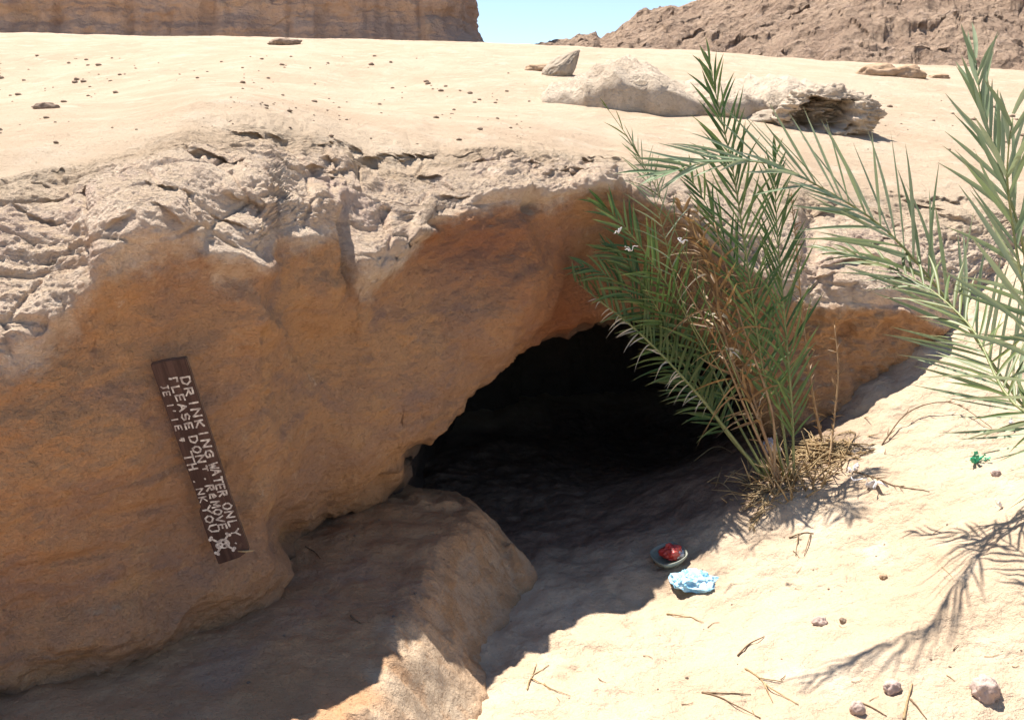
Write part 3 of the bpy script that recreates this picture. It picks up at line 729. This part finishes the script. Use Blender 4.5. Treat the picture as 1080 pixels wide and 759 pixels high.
# arching fronds to the left, over the cave mouth
frond(bush, [tuple(base + Vector((-.08, .02, 0)))] + bp((768,455,3.68),(718,395,3.64),(668,345,3.6),(626,312,3.58),(606,296,3.58)), (.2, -.75, .6), 34, .20, .015, (66, 30), 'olive', start=.3, lift=.1, sides=(1,), droop=.02, rseed=4, lab='arching olive frond with bleached drooping leaflets')
frond(bush, [tuple(base + Vector((-.08, .02, 0)))] + bp((768,456,3.68),(718,396,3.64),(668,346,3.6),(626,313,3.58)), (.2, -.75, .6), 34, .085, .007, (75, 50), 'bleached', stem='rachis', start=.36, lift=.1, sides=(-1,), droop=.5, wild=.5, cut=.25, rseed=5, lab='bleached leaflets hanging from the arching frond')
frond(bush, [tuple(base + Vector((-.06, .03, 0)))] + bp((775,440,3.72),(730,345,3.7),(690,280,3.66),(655,235,3.64),(630,212,3.64)), cn, 32, .23, .0135, (50, 16), 'green', start=.25, lift=.15, rseed=6)
frond(bush, [tuple(base + Vector((-.05, .05, 0)))] + bp((770,460,3.8),(725,380,3.82),(690,320,3.82),(665,280,3.82),(640,262,3.82)), cn, 40, .22, .014, (54, 18), 'green', start=.2, lift=.1, rseed=8)
frond(bush, [tuple(base + Vector((-.07, .03, 0)))] + bp((765,455,3.75),(715,375,3.75),(672,318,3.75),(640,290,3.75),(612,280,3.75)), (.1, -.8, .5), 34, .22, .014, (58, 22), 'green', start=.22, lift=.1, droop=.25, rseed=9)
# brown dead fronds in the middle
for k, (a, b) in enumerate([((772,380,3.58),(742,270,3.56)), ((780,370,3.6),(752,285,3.58))]):
    e = [(716,214,3.55), (735,222,3.58), (700,245,3.56)][k]
    frond(bush, [tuple(base + Vector((-.03 + .01 * k, -.02, 0)))] + bp((805,455,3.62), a, b, e), cn, 28, .22, .014, (36, 14), 'dry', 'rachis_dry', (.007, .002), start=.2, lift=.1, wild=.9, droop=.45, dead=.06, rseed=20 + k, lab='dead brown frond')
for k, e in enumerate([[(815,440,3.6),(782,340,3.55),(752,230,3.52)], [(790,440,3.6),(760,370,3.55),(712,285,3.52)]]):
    frond(bush, [tuple(base + Vector((-.05 + .02 * k, -.03, 0)))] + bp(*e), cn, 24, .09, .006, (50, 30), 'dry', 'rachis_dry', (.006, .002), start=.15, wild=1.2, droop=.5, dead=.12, cut=.3, rseed=40 + k, lab='bare brown stalk with a few dry leaflets')
# dry upright spikes right of the bush
frond(bush, [tuple(on_sand(868, 470))] + bp((858,420,3.75),(846,330,3.72),(838,240,3.7),(834,205,3.7)), cn, 40, .055, .006, (50, 30), 'dry', 'rachis_dry', (.006, .002), start=.05, wild=1., droop=.2, rseed=50, lab='dry upright spike')
frond(bush, [tuple(on_sand(874, 492))] + bp((880,440,3.72),(884,390,3.7),(880,340,3.7)), cn, 20, .05, .005, (45, 30), 'dry', 'rachis_dry', (.005, .002), start=.1, wild=1., droop=.2, cut=.3, rseed=51, lab='short dry spike')
# thin spear leaves poking up at the left
frond(bush, [tuple(base + Vector((-.04, .0, 0)))] + bp((770,380,3.55),(715,250,3.5),(672,160,3.48),(636,108,3.46)), cn, 9, .16, .006, (24, 10), 'olive', 'rachis', (.0035, .001), start=.45, lift=.05, rseed=60, lab='thin spear-like young frond')
frond(bush, [tuple(base + Vector((-.05, .0, 0)))] + bp((765,400,3.6),(720,320,3.55),(696,230,3.5),(676,170,3.5),(664,150,3.5)), cn, 14, .17, .006, (50, 20), 'grey_green', 'rachis', (.0035, .001), start=.6, lift=.05, rseed=61)
# leaf bases and straw at the foot
mb = MB(); rs = random.Random(4)
for k in range(90):
    a = rs.uniform(0, 6.28); rr = rs.uniform(.0, .13); x, y = base.x + rr * math.cos(a) * 1.3, base.y + rr * math.sin(a); z = bil(x, y)
    d = Vector((rs.uniform(-.6, .6), rs.uniform(-.5, .2), rs.uniform(.1, .9))).normalized() * rs.uniform(.05, .16)
    p0 = Vector((x, y, z - .01)); mb.tube([p0 - base, p0 + d * .5 + Vector((0, 0, .004)) - base, p0 + d - base], [.004, .0032, .0012], 5)
mb.build('leaf_bases', M['straw'], bush)['label'] = 'dry broken leaf bases'

# the palm at the right whose fronds reach into the picture; its foot is outside the frame
pb = Vector((2.2, 2.25, 0)); pb.z = bil(2.2, 2.25)
palm = empty('date_palm', pb); tag(palm, 'grey-green date palm reaching in from the right edge over the sand', 'palm')
hub = tuple(pb + Vector((-.25, .0, .62)))
frond(palm, [hub] + pts((1100,445,3.0),(1010,330,3.2),(937,245,3.28),(866,198,3.2),(810,172,3.12),(745,172,3.08),(695,184,3.05)), (-.35, -.75, .65), 60, .36, .0145, (46, 16), 'grey_green', start=.12, lift=.16, droop=.04, r=(.008, .0015), rseed=70, lab='long arching frond reaching left')
frond(palm, [hub] + pts((1098,330,2.15),(1076,245,2.15),(1052,168,2.2),(1036,115,2.25),(1031,80,2.28),(1029,58,2.3)), (-.2, -1, .2), 44, .23, .012, (46, 14), 'grey_green', start=.1, lift=.12, droop=.04, r=(.007, .0015), rseed=71, lab='upright frond at the right edge')
frond(palm, [hub] + pts((1110,420,1.95),(1085,330,1.95),(1070,250,2.0),(1062,180,2.0),(1070,110,2.0)), (-.4, -1, .2), 27, .27, .013, (52, 18), 'grey_green', start=.05, lift=.12, droop=.1, r=(.007, .0015), rseed=72)
frond(palm, [hub] + pts((1090,440,2.5),(1020,340,2.9),(960,292,3.2),(900,270,3.4),(866,262,3.5)), (-.3, -.6, .8), 30, .20, .012, (46, 16), 'olive', start=.3, lift=.1, droop=.1, r=(.006, .0015), rseed=73)
# fronds outside the frame: crown and those that throw the shadows on the near sand
for k, (a, el, L) in enumerate([(-60, 35, 1.3), (0, 40, 1.5), (60, 45, 1.4)]):
    d = Vector((math.cos(R(a)) * math.cos(R(el)), math.sin(R(a)) * math.cos(R(el)), math.sin(R(el)))); h = Vector(hub)
    frond(palm, [hub, tuple(h + d * L * .5), tuple(h + d * L * .85 + Vector((0, 0, -.06))), tuple(h + d * L * 1.05 + Vector((0, 0, -.22)))], (-d.x * .4, -d.y * .4, .9), 36, .26, .012, (48, 16), 'grey_green', start=.15, droop=.1, rseed=80 + k)
mb = MB()
mb.tube([(0, 0, -.1), (-.03, 0, .2), (-.12, 0, .42), (-.25, 0, .64)], [.12, .10, .085, .05], 14); mb.build('trunk', M['rachis_dry'], palm)

# ------------------------------------------------------------------ twigs, sprigs and dry litter on the sand
def twig(pp, label, r=.003, mat='twig', branch=(), group=None, lift=.004, name='twig', ledge=False, arch=0., leaf=0, leafL=.05):
    P_ = [on_sand(x, y, ledge) + Vector((0, 0, lift)) for x, y in pp]; b = P_[0].copy()
    C_ = spline([tuple(p) for p in P_], 14) if len(P_) > 1 else P_
    q = [Vector(p) - b + Vector((0, 0, arch * math.sin(math.pi * i / 13))) for i, p in enumerate(C_)]
    for i, p in enumerate(q):
        if arch == 0: p.z = max(p.z, (ledge_z(p.x + b.x, p.y + b.y) if ledge else bil(p.x + b.x, p.y + b.y)) + lift * .6 - b.z)
    mb = MB(); mb.tube(q, list(np.linspace(r, r * .45, 14)), 6)
    for br in branch:
        C2 = [on_sand(x, y, ledge) + Vector((0, 0, lift * 1.2)) - b for x, y in br]; mb.tube(C2, list(np.linspace(r * .8, r * .35, len(C2))), 5)
    rs = random.Random(int(pp[0][0] * 7 + pp[0][1]))
    for k in range(leaf):
        i = rs.randrange(1, 12); p = q[i]; t = (q[i + 1] - q[i - 1]).normalized(); s = t.cross(Vector((0, 0, 1))) * rs.choice((-1, 1))
        d = (t * .8 + s * rs.uniform(.2, .8) + Vector((0, 0, rs.uniform(-.1, .35)))).normalized() * leafL * rs.uniform(.5, 1.1)
        mb.tube([p, p + d * .5, p + d], [r * .55, r * .5, r * .15], 4)
    o = mb.build(name, M[mat]); o.location = b; return tag(o, label, name.replace('_', ' '), group)
twig([(740,731),(765,732),(792,733)], 'straight brown twig lying crosswise, short one of a V on the near sand', .0028)
twig([(741,731),(770,742),(802,758)], 'long thin twig running down to the bottom edge of the near sand', .0028)
twig([(786,706),(806,722),(842,744)], 'forked pale dry stalk on the near sand', .003, 'straw', [[(800,716),(826,720)], [(806,722),(815,742)]])
twig([(778,692),(790,680),(806,672)], 'short curved dark twig on the near sand', .0032)
twig([(703,648),(722,651),(742,657)], 'pale twig lying below the blue plastic bag', .0028, 'straw')
twig([(953,759),(957,740),(962,722)], 'pale upright-lying stalk near the small pinkish stone', .004, 'straw')
twig([(960,738),(968,748),(977,759)], 'dark twig crossing below the pale stalk at the bottom edge', .003)
twig([(906,741),(920,747),(935,756)], 'thin dark twig left of the pale stalk', .0026)
twig([(832,568),(846,563),(858,563)], 'small forked twig with two prongs below the palm bush', .003, 'twig', [[(842,565),(839,587)], [(855,564),(848,587)]])
twig([(556,728),(560,716),(579,702)], 'tangled dry sprig on the sand beside the ledge', .0024, 'straw', [[(560,716),(583,728),(602,735)], [(562,712),(566,700)], [(574,722),(590,740)]])
twig([(930,470),(958,446),(1000,437),(1046,452)], 'long arched dry sprig curving over the sand slope', .003, 'twig', arch=.05, leaf=14, leafL=.04, name='dry_sprig')
twig([(900,498),(940,512),(980,520)], 'short brown sprig beside the white plastic strip', .003, 'twig', leaf=16, leafL=.04, name='dry_sprig')
twig([(812,522),(800,545),(790,560)], 'short dry sprig just below the palm foot', .004, 'straw', leaf=30, leafL=.05, name='dry_sprig')
twig([(732,487),(752,479),(772,478)], 'pale twig in the dark cave, upper of two left of the palm foot', .003, 'straw', arch=.03)
twig([(750,510),(762,516),(778,528)], 'pale twig in the dark cave, lower of two left of the palm foot', .003, 'straw', arch=.02)
twig([(370,650),(374,654),(380,658)], 'short dark twig on the shaded ledge', .003, ledge=True)
twig([(322,577),(332,583),(338,590)], 'dark twig on the shaded ledge beside the rock base', .0025, ledge=True)
rt_ = random.Random(21)
for k in range(26):
    px, py = rt_.uniform(600, 1075), rt_.uniform(560, 752)
    if px < 760 and py < 660: continue
    a = rt_.uniform(-.9, .9); L_ = rt_.uniform(5, 16)
    twig([(px, py), (px + L_ * .5 * math.cos(a), py + L_ * .5 * math.sin(a) + rt_.uniform(-2, 2)), (px + L_ * math.cos(a), py + L_ * math.sin(a))], 'tiny bit of dry twig scattered on the near sand slope',
         rt_.uniform(.0008, .0018), rt_.choice(['twig', 'straw']), group='tiny twig bits on the near sand')
# straw heap between the palm foot and the slope (nobody could count it)
mb = MB(); rs = random.Random(9)
for k in range(300):
    u, v = rs.gauss(0, 1), rs.gauss(0, 1)
    px, py = 868 + 21 * u, 480 + 11 * v + .1 * (868 - 868 - 24 * u)
    if rs.random() < .25: px, py = rs.gauss(800, 16), rs.gauss(520, 10)
    p = on_sand(px, py) + Vector((0, 0, rs.uniform(.0, .05) * math.exp(-u * u - v * v)))
    d = Vector((rs.uniform(-1, 1), rs.uniform(-.7, .7), rs.uniform(-.05, .4))).normalized() * rs.uniform(.02, .08)
    mb.tube([p - d, p + Vector((0, 0, .006)), p + d], [.0022, .0026, .001], 4)
tag(mb.build('straw_litter', M['straw']), 'heap of dry straw and broken leaf bits at the palm foot', 'dry litter', kind='stuff')

# ------------------------------------------------------------------ rubbish
def crumple(name, p, size, seed, mat, label, cat, sub=4, rough=.5, rot=(0, 0, 0)):
    v, f = ICO[sub]; q = v * 1.3 + seed
    r = 1 + rough * .5 * fbm(q * 1.1, 3, seed) + rough * .45 * ridged(q * 2.4, 3, seed + 4, .6) * .5
    w1, w2, wi = worley(q * 1.8, seed); r += rough * .5 * (wi - .5) * (1 - sstep(.1, .7, w1))
    pz = v * r[:, None] * np.array(size); pz[:, 2] = np.maximum(pz[:, 2], -size[2] * .55)
    o = link(name, mesh_np(name, pz, f), M[mat]); o.location = p + Vector((0, 0, size[2] * .5)); o.rotation_euler = rot
    return tag(o, label, cat)
def shred(name, p, pieces, mat, label, cat, seed=1, size=.03):
    mb = MB(); rs = random.Random(seed)
    for k in range(pieces):
        a = rs.uniform(0, 6.28); L = size * rs.uniform(.6, 1.3); w = size * rs.uniform(.2, .45)
        d = Vector((math.cos(a), math.sin(a) * .6, rs.uniform(-.1, .9))).normalized(); s = d.cross(Vector((rs.uniform(-1, 1), rs.uniform(-1, 1), rs.uniform(.2, 1)))).normalized(); nn = d.cross(s)
        vs = []; n = 7
        for i in range(n):
            t = i / (n - 1); c = d * (L * t) + nn * (size * .22 * math.sin(t * 7 + k)) + Vector((0, 0, .004))
            ww = w * (.6 + .4 * math.sin(t * 5 + k)) ; vs += [c - s * ww * .5, c + nn * w * .25 * math.cos(i * 2.1), c + s * ww * .5]
        fs = []
        for i in range(n - 1):
            for j in range(2): fs.append((3 * i + j, 3 * i + j + 1, 3 * i + j + 4, 3 * i + j + 3))
        mb.add(vs, fs)
    o = mb.build(name, M[mat]); o.location = p + Vector((0, 0, .004))
    so = o.modifiers.new('thick', 'SOLIDIFY'); so.thickness = .0008
    return tag(o, label, cat)
def bag(p):
    v, f = ICO[6]; q = v * 1.2 + 17
    rr = 1 + .24 * ridged(q * 1.5, 2, 401, .4) + .12 * fbm(q * .9, 2, 405) + .05 * ridged(q * np.array([7, 7, 3]), 2, 409)
    b = v * rr[:, None] * np.array([.060, .050, .030])
    for (ax_, ay_, k_) in ((.9, .35, .035), (-.8, .5, .022), (.6, -.75, .022)):
        e = np.clip((v[:, 0] * ax_ + v[:, 1] * ay_) / math.hypot(ax_, ay_) - .82, 0, 1) / .18; b += np.array([ax_, ay_, .1])[None] * (k_ * e ** 1.5)[:, None]
    b[:, 2] = np.maximum(b[:, 2], -.014)
    o = link('plastic_bag', mesh_np('bag', b, f), M['bluebag']); o.location = p + Vector((0, 0, .013)); o.rotation_euler = (0, 0, R(-12))
    return tag(o, 'crumpled light blue plastic bag at the edge of the cave shadow', 'plastic bag')
bag(on_sand(731, 617))
# dish with the red wrapper in it
dp = on_sand(706, 591); mb = MB(); n = 36
prof = [(.030, .002), (.050, .006), (.060, .022), (.064, .034), (.060, .035), (.055, .022), (.046, .010), (.001, .008)]
vs = []; fs = []
for (r_, z_) in prof:
    for k in range(n):
        a = 2 * math.pi * k / n; sq = 1 / max(abs(math.cos(a)), abs(math.sin(a))) ** .35
        vs.append((r_ * math.cos(a) * sq, r_ * math.sin(a) * sq, z_))
for i in range(len(prof) - 1):
    for k in range(n): fs.append((i * n + k, i * n + (k + 1) % n, (i + 1) * n + (k + 1) % n, (i + 1) * n + k))
mb.add(vs, fs); o = mb.build('dish', M['dish']); o.location = dp; o.rotation_euler = (R(8), R(-14), R(25)); tag(o, 'grey-green plastic dish sunk in the sand beside the blue bag', 'dish')
w = empty('wrapper', dp + Vector((.005, 0, .016))); tag(w, 'crumpled red and silver wrapper lying in the grey-green dish', 'wrapper')
o = crumple('red_foil', Vector((0, 0, 0)), (.030, .028, .026), 7, 'red_p', None, None, 4, .9); o.parent = w
o = crumple('silver_foil', Vector((.028, .004, .0)), (.020, .020, .018), 9, 'white_p', None, None, 4, .9); o.parent = w
shred('plastic_shred', on_sand(1028, 488), 9, 'green_p', 'torn bright green plastic shred on the sand slope', 'plastic scrap', 3, .042)
shred('plastic_shred', on_sand(1068, 452), 6, 'white_p', 'small clear white plastic scrap on the slope near the right edge', 'plastic scrap', 4, .03)
shred('plastic_shred', on_sand(1056, 536), 3, 'white_p', 'tiny white scrap on the sand below the green shred', 'plastic scrap', 5, .025)
shred('plastic_strip', on_sand(917, 512), 3, 'white_p', 'long white plastic strip among the dry sprigs', 'plastic scrap', 6, .07)
shred('plastic_shred', on_sand(900, 498), 5, 'white_p', 'white plastic scrap at the edge of the straw heap', 'plastic scrap', 7, .04)
crumple('plastic_scrap', on_sand(848, 452) + Vector((0, 0, .03)), (.018, .014, .012), 13, 'bluebag', 'small blue plastic scrap on the straw behind the palm', 'plastic scrap', 3, .8)
crumple('plastic_scrap', on_sand(814, 482) + Vector((0, 0, .02)), (.028, .022, .030), 15, 'pink_p', 'crumpled pinkish white plastic caught at the palm foot', 'plastic scrap', 4, .9)
for (px, py, Y, lab) in [(652, 247, 3.56, 'small white paper scrap caught on the upper left palm frond'), (665, 266, 3.56, 'grey plastic scrap caught below the white one in the palm'), (719, 258, 3.5, 'narrow white scrap caught among the brown palm fronds')]:
    shred('litter_scrap', Vector(at(px, py, Y)), 3, 'white_p', lab, 'plastic scrap', int(px), .026)

# ------------------------------------------------------------------ the wooden sign leaning on the rock
def ray_rock(px, py): return rock_at(px, py, 5.0, 7.0)[0]
ptop, pbot = ray_rock(178, 380), ray_rock(245, 588)
Yt, Yb = ptop.y - .035, pbot.y - .03
mid = [ray_rock(x, y).y - lerp(Yt, Yb, t) for x, y, t in [(190,420,.2),(205,470,.45),(220,520,.66),(235,560,.85),(240,470,.42),(255,540,.75),(190,480,.5)]]
sh = min(0, min(mid) - .022); Yt += sh; Yb += sh
A = Vector(at(178, 379.5, Yt)); Bv = Vector(at(246, 586, Yb)); ax = (A - Bv).normalized()      # board's long axis, pointing up
rt = Vector(at(196, 374, Yt)) - Vector(at(160, 385, Yt)); rt = (rt - ax * rt.dot(ax)).normalized(); nm = rt.cross(ax)
if nm.y > 0: nm = -nm
W = (Vector(at(196, 374, Yt)) - Vector(at(160, 385, Yt))).length; Lb = (A - Bv).length
sign = empty('warning_sign', (A + Bv) / 2); sign.matrix_world = Matrix(((rt.x, ax.x, nm.x, (A.x + Bv.x) / 2), (rt.y, ax.y, nm.y, (A.y + Bv.y) / 2), (rt.z, ax.z, nm.z, (A.z + Bv.z) / 2), (0, 0, 0, 1)))
tag(sign, 'dark brown wooden board with white hand-painted lettering and skull, leaning on the orange rock', 'sign')
hw, hl, th = W / 2, Lb / 2, .016
out = [(-hw, hl), (-hw * .2, hl + .003), (hw, hl), (hw * 1.02, hl * .3), (hw * 1.0, -hl * .4), (hw * 1.08, -hl + .012), (hw * .4, -hl - .004), (-hw * .95, -hl - .014), (-hw * 1.06, -hl * .66), (-hw * 1.04, -hl * .46), (-hw * .86, -hl * .44), (-hw * .92, 0), (-hw * .98, hl * .5)]
import bmesh
bm = bmesh.new(); fr = bm.faces.new([bm.verts.new((x, y, th / 2)) for x, y in out]); 
if fr.normal.z == 0: fr.normal_update()
if fr.normal.z < 0: fr.normal_flip()
ex = bmesh.ops.extrude_face_region(bm, geom=[fr]); bmesh.ops.translate(bm, verts=[v for v in ex['geom'] if isinstance(v, bmesh.types.BMVert)], vec=(0, 0, -th))
bm.normal_update(); bmesh.ops.recalc_face_normals(bm, faces=bm.faces[:])
bmesh.ops.bevel(bm, geom=bm.edges[:], offset=.0022, segments=2, affect='EDGES')
for f in bm.faces: f.material_index = 0 if f.normal.z > .9 else 1
me = bpy.data.meshes.new('board'); bm.to_mesh(me); bm.free(); me.materials.append(M['wood']); me.materials.append(M['woodedge'])
link('board', me, None, sign)
# strokes, letters lie on their side reading down the board (unit box 0..1 wide, 0..1 high)
O = [(.5,1),(.15,.8),(.05,.45),(.3,.05),(.7,.05),(.95,.45),(.85,.8),(.5,1)]
G = {'D':[[(.05,0),(.05,1),(.6,.95),(.95,.55),(.7,.08),(.05,0)]],'R':[[(.05,0),(.08,1),(.75,.95),(.8,.6),(.1,.5)],[(.35,.5),(.9,0)]],'I':[[(.5,0),(.5,1)]],
 'N':[[(.05,0),(.08,1),(.9,.05),(.95,1)]],'K':[[(.1,0),(.1,1)],[(.85,1),(.15,.5),(.9,0)]],'G':[[(.9,.85),(.5,1),(.1,.7),(.1,.25),(.5,0),(.9,.15),(.9,.5),(.55,.5)]],
 'W':[[(0,1),(.25,0),(.5,.7),(.75,0),(1,1)]],'A':[[(0,0),(.5,1),(1,0)],[(.2,.4),(.8,.4)]],'T':[[(0,1),(1,1)],[(.5,1),(.5,0)]],'E':[[(.9,1),(.1,1),(.1,0),(.9,0)],[(.1,.5),(.75,.5)]],
 'O':[O],'L':[[(.1,1),(.1,0),(.85,0)]],'Y':[[(0,1),(.5,.5),(1,1)],[(.5,.5),(.5,0)]],'P':[[(.1,0),(.1,1),(.8,.95),(.8,.55),(.1,.5)]],'S':[[(.9,.85),(.5,1),(.1,.8),(.2,.55),(.8,.45),(.9,.2),(.5,0),(.1,.15)]],
 'M':[[(0,0),(.1,1),(.5,.3),(.9,1),(1,0)]],'V':[[(0,1),(.5,0),(1,1)]],'H':[[(.1,0),(.1,1)],[(.9,0),(.9,1)],[(.1,.5),(.9,.5)]],'U':[[(.05,1),(.1,.25),(.5,0),(.9,.25),(.95,1)]],
 '.':[[(.1,0),(.25,.05)]],"'":[[(.3,1),(.2,.75)]],'J':[[(.5,1),(.55,.2),(.2,0)],[(.2,1),(.8,1)]],'e':[[(.15,.4),(.8,.45),(.6,.75),(.2,.6),(.15,.15),(.8,.1)]],'&':[[(.7,.7),(.3,.7),(.3,.35),(.7,.35),(.5,.0)]],'p':[[(.1,.9),(.1,.55)],[(.15,.3),(.1,.05)],[(.1,1),(.6,.9)]],'t':[[(.1,1),(.8,1)],[(.5,1),(.5,.45)]]}
lm = MB(); rs = random.Random(5); Zt = th / 2 + .0007
def stroke(pl_, w):
    for i in range(len(pl_) - 1):
        a, b = Vector((*pl_[i], 0)), Vector((*pl_[i + 1], 0)); d = (b - a)
        if d.length < 1e-6: continue
        d.normalize(); s = Vector((-d.y, d.x, 0)); a = a - d * w * .35; b = b + d * w * .35; n = 4; vs = []
        for k in range(n + 1):
            t = k / n; c = a.lerp(b, t); ww = w * rs.uniform(.72, 1.2) * .5; vs += [(c + s * ww) + Vector((0, 0, Zt)), (c - s * ww) + Vector((0, 0, Zt))]
        fs = [(2 * k, 2 * k + 1, 2 * k + 3, 2 * k + 2) for k in range(n)]
        lm.add(vs, fs)
        stroke.z += 1e-6
stroke.z = 0
def text(items, xb, h, w=.0042):
    """items: (glyph, start, end) as fractions down the board; glyph tops point to the board's right side"""
    for (g, s, e) in items:
        dx, dy, k = rs.uniform(-.001, .001), rs.uniform(-.002, .002), rs.uniform(.9, 1.08)
        for pl_ in G[g]: stroke([(xb + dx + v * h * k + rs.uniform(-.0006, .0006), hl - (s + (e - s) * u) * 2 * hl + dy) for u, v in pl_], w)
def spread(word, a, b):
    n = len(word); st = (b - a) / n; return [(c, a + i * st, a + (i + .74) * st) for i, c in enumerate(word) if c != ' ']
H = 2 * hw
text(spread('DRINKING', .085, .495), hw * .38, H * .23, .0045)
text(spread('WATER', .505, .690), hw * .40, H * .24, .0045); text(spread('ONLY', .715, .90), hw * .40, H * .25, .0045); text([('.', .925, .95)], hw * .45, H * .2)
text([('p', .075, .11)] + spread('LEASE', .115, .335), -hw * .22, H * .22, .0045); text(spread("DONt", .365, .555), -hw * .22, H * .22, .0045); text([('.', .575, .60)], -hw * .1, H * .2)
text(spread('ReMOVE', .615, .855), -hw * .20, H * .24, .0045)
text(spread('JE', .105, .165), -hw * .80, H * .17, .0034); text(spread("I'IE", .19, .33), -hw * .80, H * .17, .0036); text([('&', .355, .39)], -hw * .76, H * .18, .0036)
text([('T', .435, .49), ('H', .495, .525)], -hw * .80, H * .24, .005); text(spread('.NK', .575, .70), -hw * .78, H * .22, .0034); text(spread('YOU', .71, .865), -hw * .80, H * .25, .0046)
lm.build('lettering', M['paint'], sign, False)
# skull and crossed bones
def disc(m, cx, cy, rx, ry, z, n=20, sq=0.):
    m.add([(cx + rx * math.cos(2 * math.pi * k / n) , cy + ry * math.sin(2 * math.pi * k / n), z) for k in range(n)], [list(range(n))])
sm_ = MB(); cx_, cy_ = -hw * .30, -hl + .045
for (a, b) in [((-.026, .022), (.024, -.020)), ((-.022, -.024), (.022, .026))]:
    d = Vector((b[0] - a[0], b[1] - a[1], 0)); L_ = d.length; d.normalize(); s = Vector((-d.y, d.x, 0)) * .0028; zz = th / 2 + (.0006 if a[1] > 0 else .0009)
    p, q = Vector((cx_ + a[0], cy_ + a[1], zz)), Vector((cx_ + b[0], cy_ + b[1], zz)); sm_.add([p - s, q - s, q + s, p + s], [(0, 1, 2, 3)])
    for e in (p, q):
        for k in (-1, 1): disc(sm_, e.x + s.x * k * 1.3, e.y + s.y * k * 1.3, .0045, .0045, zz + .0003 + .0001 * k)
disc(sm_, cx_ + .003, cy_ + .002, .0165, .015, th / 2 + .0015); disc(sm_, cx_ - .010, cy_ - .002, .010, .0095, th / 2 + .0018)
sk = sm_.build('skull_mark', M['paint'], sign, False)
em = MB()
for (dx, dy) in ((.003, .0065), (.003, -.0055), (-.006, .0005)): disc(em, cx_ + dx, cy_ + dy, .0036 if dx > 0 else .002, .0038 if dx > 0 else .002, th / 2 + .0022)
em.build('eye_holes', M['wood'], sk, False)
mb = MB(); mb.tube([(hw * .45, -hl + .018, th * .5 + .003), (hw * .9, -hl + .014, th * .5 + .005), (hw * 1.35, -hl + .010, th * .5)], [.002, .003, .0015], 6); mb.build('splinter', M['straw'], sign)

# ------------------------------------------------------------------ light
SUN_E, SUN_A = R(66), R(43)         # sun behind the rock, to the left
sd = Vector((-math.sin(SUN_A) * math.cos(SUN_E), math.cos(SUN_A) * math.cos(SUN_E), math.sin(SUN_E)))
l = bpy.data.lights.new('sun', 'SUN'); l.energy = 5.0; l.angle = R(.53); l.color = (1., .945, .865)
lo = bpy.data.objects.new('sun', l); COL.objects.link(lo); lo.rotation_euler = sd.to_track_quat('Z', 'Y').to_euler(); lo.location = (0, 0, 30)
wd = bpy.data.worlds.new('World'); S.world = wd; wd.use_nodes = True
nt = wd.node_tree; bg = nt.nodes['Background']; sky = nt.nodes.new('ShaderNodeTexSky'); sky.sky_type = 'NISHITA'; sky.sun_disc = False
sky.sun_elevation = SUN_E; sky.sun_rotation = -SUN_A; sky.air_density = 1.0; sky.dust_density = .1; sky.ozone_density = .6; sky.altitude = 1500
nt.links.new(sky.outputs[0], bg.inputs[0]); bg.inputs[1].default_value = .085
S.view_settings.view_transform = 'Standard'; S.view_settings.look = 'None'; S.view_settings.exposure = 1.16; S.view_settings.gamma = 1
S.view_settings.use_curve_mapping = False
S.render.engine = 'CYCLES'; S.cycles.max_bounces = 10; S.cycles.diffuse_bounces = 7
